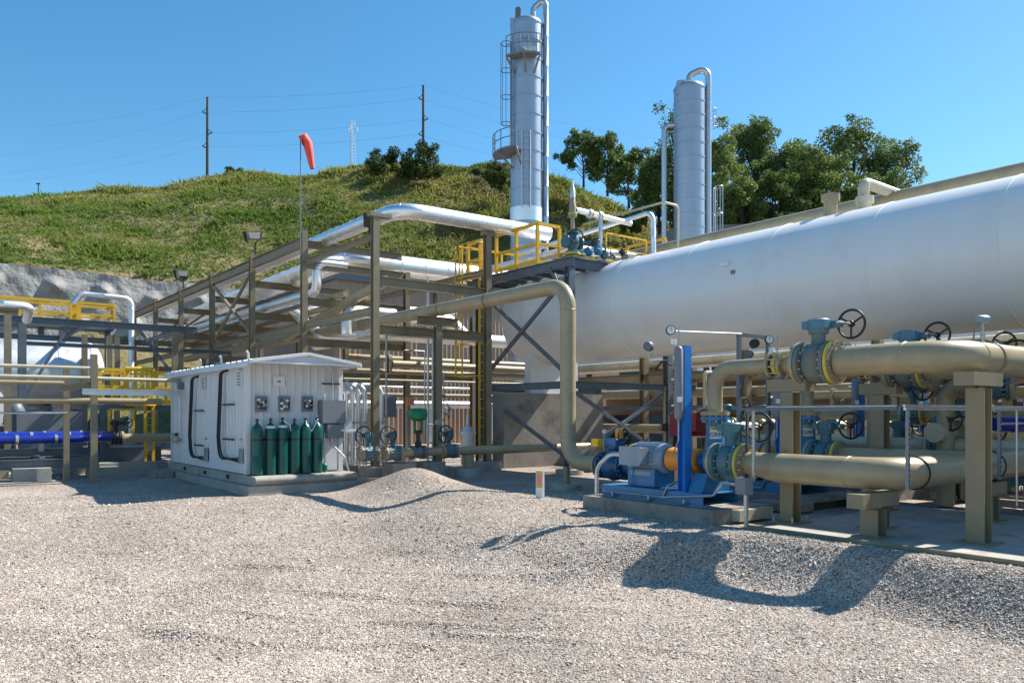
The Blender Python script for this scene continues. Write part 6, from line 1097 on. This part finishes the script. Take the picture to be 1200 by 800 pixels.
for i, (y, z, r, lb) in enumerate(((27.3, 1.0, .12, 'bright blue pipe nearest on the left skid'), (27.65, 1.1, .10, 'bright blue pipe behind the nearest one on the left skid'), (28.1, 1.12, .10, 'bright blue pipe farthest back on the left skid'))):
    t = pipe('blue_pipe', lb, [(-9, y, z), (4.3 + i * .3, y, z), (5.2, y + .6, z)], r, 'cobalt', group='bright blue pipes on the left skid')
    for x in (-3, -1.2, .4, 1.6, 2.6, 3.6): part(t, 'clamp', 'galvanised', lambda b: b.lathe([(r + .004, -.04), (r + .02, -.04), (r + .02, .04), (r + .004, .04)], (x + i * .4, y, z), (1, 0, 0), 16))
vs = thing('jacketed_vessel', 'long horizontal silver jacketed vessel behind the left pipes', 'vessel', (5, 38, 0)); VR, VZ, VY = 1.42, 3.38, 38.0
for i in range(12): x0 = 6.2 - (i + 1) * 1.2; part(vs, 'jacket_section', 'aluminium_dull', lambda b: b.lathe([(VR, x0), (VR, x0 + 1.15), (VR + .012, x0 + 1.155), (VR + .012, x0 + 1.2)], (0, VY, VZ), (1, 0, 0), 48, cap=False))
part(vs, 'head', 'tank_white', lambda b: b.lathe([(VR * math.cos(t_), 6.2 + .62 * math.sin(t_)) for t_ in np.linspace(0, math.pi / 2, 10)], (0, VY, VZ), (1, 0, 0), 48, cap=False))
for x in (4.6, -2): part(vs, 'saddle', SB, lambda b: b.box((x, VY, 1.0), (.3, 2.2, 2.2)))
mf = thing('module_frame', 'blue grey steel frame standing over the silver vessel', 'frame', (3.4, 34, 0)); FZ = 5.2
for x in (3.4, -4): steel(mf, 'column', (x, 34, 0), (x, 34, FZ - .12), .26, .26, SB, (0, 1, 0)); steel(mf, 'column', (x, 41.5, 0), (x, 41.5, FZ - .12), .26, .26, SB, (0, 1, 0))
for x in (8.9,): steel(mf, 'column', (x, 34, 0), (x, 34, FZ - .12), .24, .24, 'tan_steel', (0, 1, 0))
for y in (34, 41.5): steel(mf, 'beam', (-9, y, FZ), (9.6, y, FZ), .18, .26, SB)
for x in np.arange(-8, 9.5, 3.4): steel(mf, 'joist', (x, 34.1, FZ - .02), (x, 41.4, FZ - .02), .1, .16, SB)
steel(mf, 'brace', (3.4, 34, 2.2), (4.9, 34, FZ - .15), .1, .1, SB, kind='b'); steel(mf, 'brace', (8.9, 34, 3.0), (7.4, 34, FZ - .15), .1, .1, SB, kind='b'); steel(mf, 'brace', (8.9, 34.0, 2.6), (10.6, 34.0, FZ - .8), .1, .1, SB, kind='b'); steel(mf, 'beam', (3.4, 34, 4.35), (11, 34, 4.35), .12, .14, SB)
q = onY(9, 372, 30.5); tp = thing('pipe_stand', 'tan T post at the left edge under the silver pipe', 'support', (q.x, 30.5, 0)); steel(tp, 'post', (q.x, 30.5, -.1), (q.x, 30.5, 5.0), .2, .2, 'tan_steel', kind='b'); steel(tp, 'cap_beam', (q.x - .3, 30.5, 5.08), (q.x + .3, 30.5, 5.08), .2, .12)
jacket_pipe('left_pipe', 'silver pipe at the left edge ending in a short elbow', 'pipe', [(-8, 30.5, 5.3), (onY(36, 355, 30.5).x, 30.5, 5.3), (onY(36, 355, 30.5).x, 31.6, 4.95)], .14, 'aluminium', .9)
rs_ = thing('tan_riser', 'row of tan posts between vessel and rack', 'support', (5.8, 35, 0))
for px in (99, 128, 137, 205): q = onY(px, 450, 36.5 if px < 200 else 33); steel(rs_, 'post', (q.x, q.y, 0), (q.x, q.y, 5.0), .2, .2, 'tan_steel', kind='b')
jacket_pipe('arch_pipe', 'silver pipe arching over the left frame and dropping beside the rack', 'pipe', [onY(85, 356, 40), onY(95, 344, 40), onY(154, 350, 40), Vector((onY(154, 350, 40).x, 40, .5))], .12, 'aluminium_dull', 1.4, .35); 
wk = thing('walkway', 'high steel walkway with yellow railings in front of the concrete wall', 'walkway', (2, 47, 0)); WZ = 6.35; wx1 = onY(83, 375, 46).x; wx2 = onY(134, 375, 46).x
part(wk, 'deck', SB, lambda b: b.box(((-9 + wx2) / 2, 46.7, WZ - .1), (wx2 + 9, 1.4, .2)))
for x in (-6, 0, 5.5, wx2 - .2): steel(wk, 'column', (x, 46.7, 0), (x, 46.7, WZ - .2), .24, .24, SB, (0, 1, 0))
railing(wk, [(-9, 46, WZ), (wx1, 46, WZ)], step=2.2, rr=.085); railing(wk, [(wx1 + .3, 46, WZ), (wx1 + .3, 47.4, WZ)], step=.7, rr=.08); railing(wk, [(wx1 + .4, 46, WZ), (wx2, 46, WZ), (wx2, 47.4, WZ), (-9, 47.4, WZ)], step=1.6, rr=.075)
lp = thing('low_platform', 'small yellow railed platform with ladder behind the shed', 'platform', (6, 30, 0)); LPZ = 2.12; lx0, lx1 = onY(117, 470, 30).x, onY(208, 470, 30).x
part(lp, 'deck', SB, lambda b: b.box(((lx0 + lx1) / 2, 30.8, LPZ - .14), (lx1 - lx0, 1.6, .2)))
for x in (lx0 + .1, lx1 - .1): steel(lp, 'column', (x, 30.1, 0), (x, 30.1, LPZ - .2), .18, .18, SB, (0, 1, 0))
xa, xb = onY(149, 470, 29.7).x, onY(181, 470, 29.7).x
railing(lp, [(lx0, 30, LPZ), (xa, 30, LPZ)], step=.4, rr=.07, h=1.1); railing(lp, [(xb + .1, 30, LPZ), (lx1, 30, LPZ), (lx1, 31.6, LPZ), (lx0, 31.6, LPZ), (lx0, 30, LPZ)], step=.8, rr=.05)
for i in range(5): k = i / 4; x = xa + (xb - xa) * k; yy = 29.75 - .3 * math.sin(math.pi * k); part(lp, 'cage_strap', 'safety_yellow', lambda b: b.bar((x + .05 * (k - .5), yy, LPZ - .05), (x - .06 * (k - .5) * 2, yy + .1, LPZ + 1.2), .12, .05, (0, 1, 0)))
for z in (-.02, 1.18): part(lp, 'hoop', 'safety_yellow', lambda b: b.sweep([(xa + (xb - xa) * k, 29.75 - .3 * math.sin(math.pi * k) + z * .1, LPZ + z) for k in np.linspace(0, 1, 9)], .08, 6))
xl = onY(175, 500, 29.7).x; ladder(lp, (xl, 29.75, .1), (xl, 29.75, LPZ), (1, 0, 0), w=.26, rung=.25); [part(lp, 'side_rail', 'safety_yellow', lambda b: b.bar((xl + s * .13, 29.7, .1), (xl + s * .13, 29.7, LPZ), .1, .05)) for s in (-1, 1)]
gf = thing('yellow_gate_frame', 'yellow tube frame standing below the low platform', 'frame', (5, 30, 0)); ga, gb = onY(128, 500, 29.6).x, onY(156, 500, 29.6).x
part(gf, 'top_bar', 'safety_yellow', lambda b: b.bar((ga, 29.6, 1.9), (gb, 29.6, 1.9), .07, .07))
for x in (ga, gb): part(gf, 'upright', 'safety_yellow', lambda b: b.bar((x, 29.6, .9), (x, 29.6, 1.9), .09, .07))
for x, z in ((ga + .15, 1.3), (gb - .15, 1.5)): part(gf, 'rung', 'safety_yellow', lambda b: b.bar((ga, 29.6, z), (ga + .25, 29.6, z), .04, .04))
dk = thing('compressor_skid', 'dark skid mounted compressor in the shade behind the left pipes', 'compressor', (2, 32, 0)); random.seed(8)
part(dk, 'base', SB, lambda b: b.box((1.5, 32.3, .3), (12, 2.4, .5))); part(dk, 'frame_block', 'box_grey', lambda b: b.box((4.0, 32.2, 1.2), (2.0, 1.3, 1.3)))
for x, r, h in ((.8, .5, 2.2), (2.3, .42, 2.5), (3.0, .3, 2.1), (5.6, .35, 1.7), (-1.2, .5, 2.4)): part(dk, 'bottle', SB if x != 2.3 else 'box_grey', lambda b: b.lathe([(r, .5), (r, h - .2), (r * .7, h), (.1, h + .08)], (x, 32.1, 0), seg=20))
for k in range(9): a = Vector((random.uniform(-2, 7), 31.3, random.uniform(.6, 1.9))); part(dk, 'tubing', random.choice(['bolt_steel', 'tan_pipe', 'black_iron']), lambda b: b.tube([a, a + Vector((random.uniform(.4, 1.2), 0, 0)), a + Vector((random.uniform(.4, 1.0), 0, random.uniform(-.5, .6)))], .05, 8, .1))
dp2 = pipe('dark_pipe', 'dark tan pipe running low behind the shed', [(5.0, 29.2, .95), (12, 29.2, .95)], .14, 'tan_pipe'); valve('dark_valve', 'dark flanged valve where the blue pipe meets the tan pipe', .14, .3, (5.6, 29.2, .95), 0, 'black_iron', 'black_iron', group=None, wr=.15)
cbk = thing('concrete_kerb', 'low concrete kerb left of the shed foundation', 'kerb', (5.4, 27.5, 0)); part(cbk, 'block', 'concrete', lambda b: b.box((5.3, 28.2, -.02), (2.6, .5, .42))); part(cbk, 'block', 'concrete', lambda b: b.box((4.9, 27.4, -.05), (.9, .5, .3)))
ab = thing('dark_backdrop', 'long dark louvred air cooler at the far left', 'cooler', (-2, 52, 0)); part(ab, 'housing', SB, lambda b: b.box((-1.0, 53, 2.0), (18, 4, 3.2)))  # invented dark box, stands for the deep shade behind the left pipes
for k in range(6): part(ab, 'louvre_bank', 'box_grey', lambda b: b.box((-8.2 + k * 2.9, 50.9, 2.2), (2.5, .2, 2.2)))
for px, py in ((428, 545),):
    pass
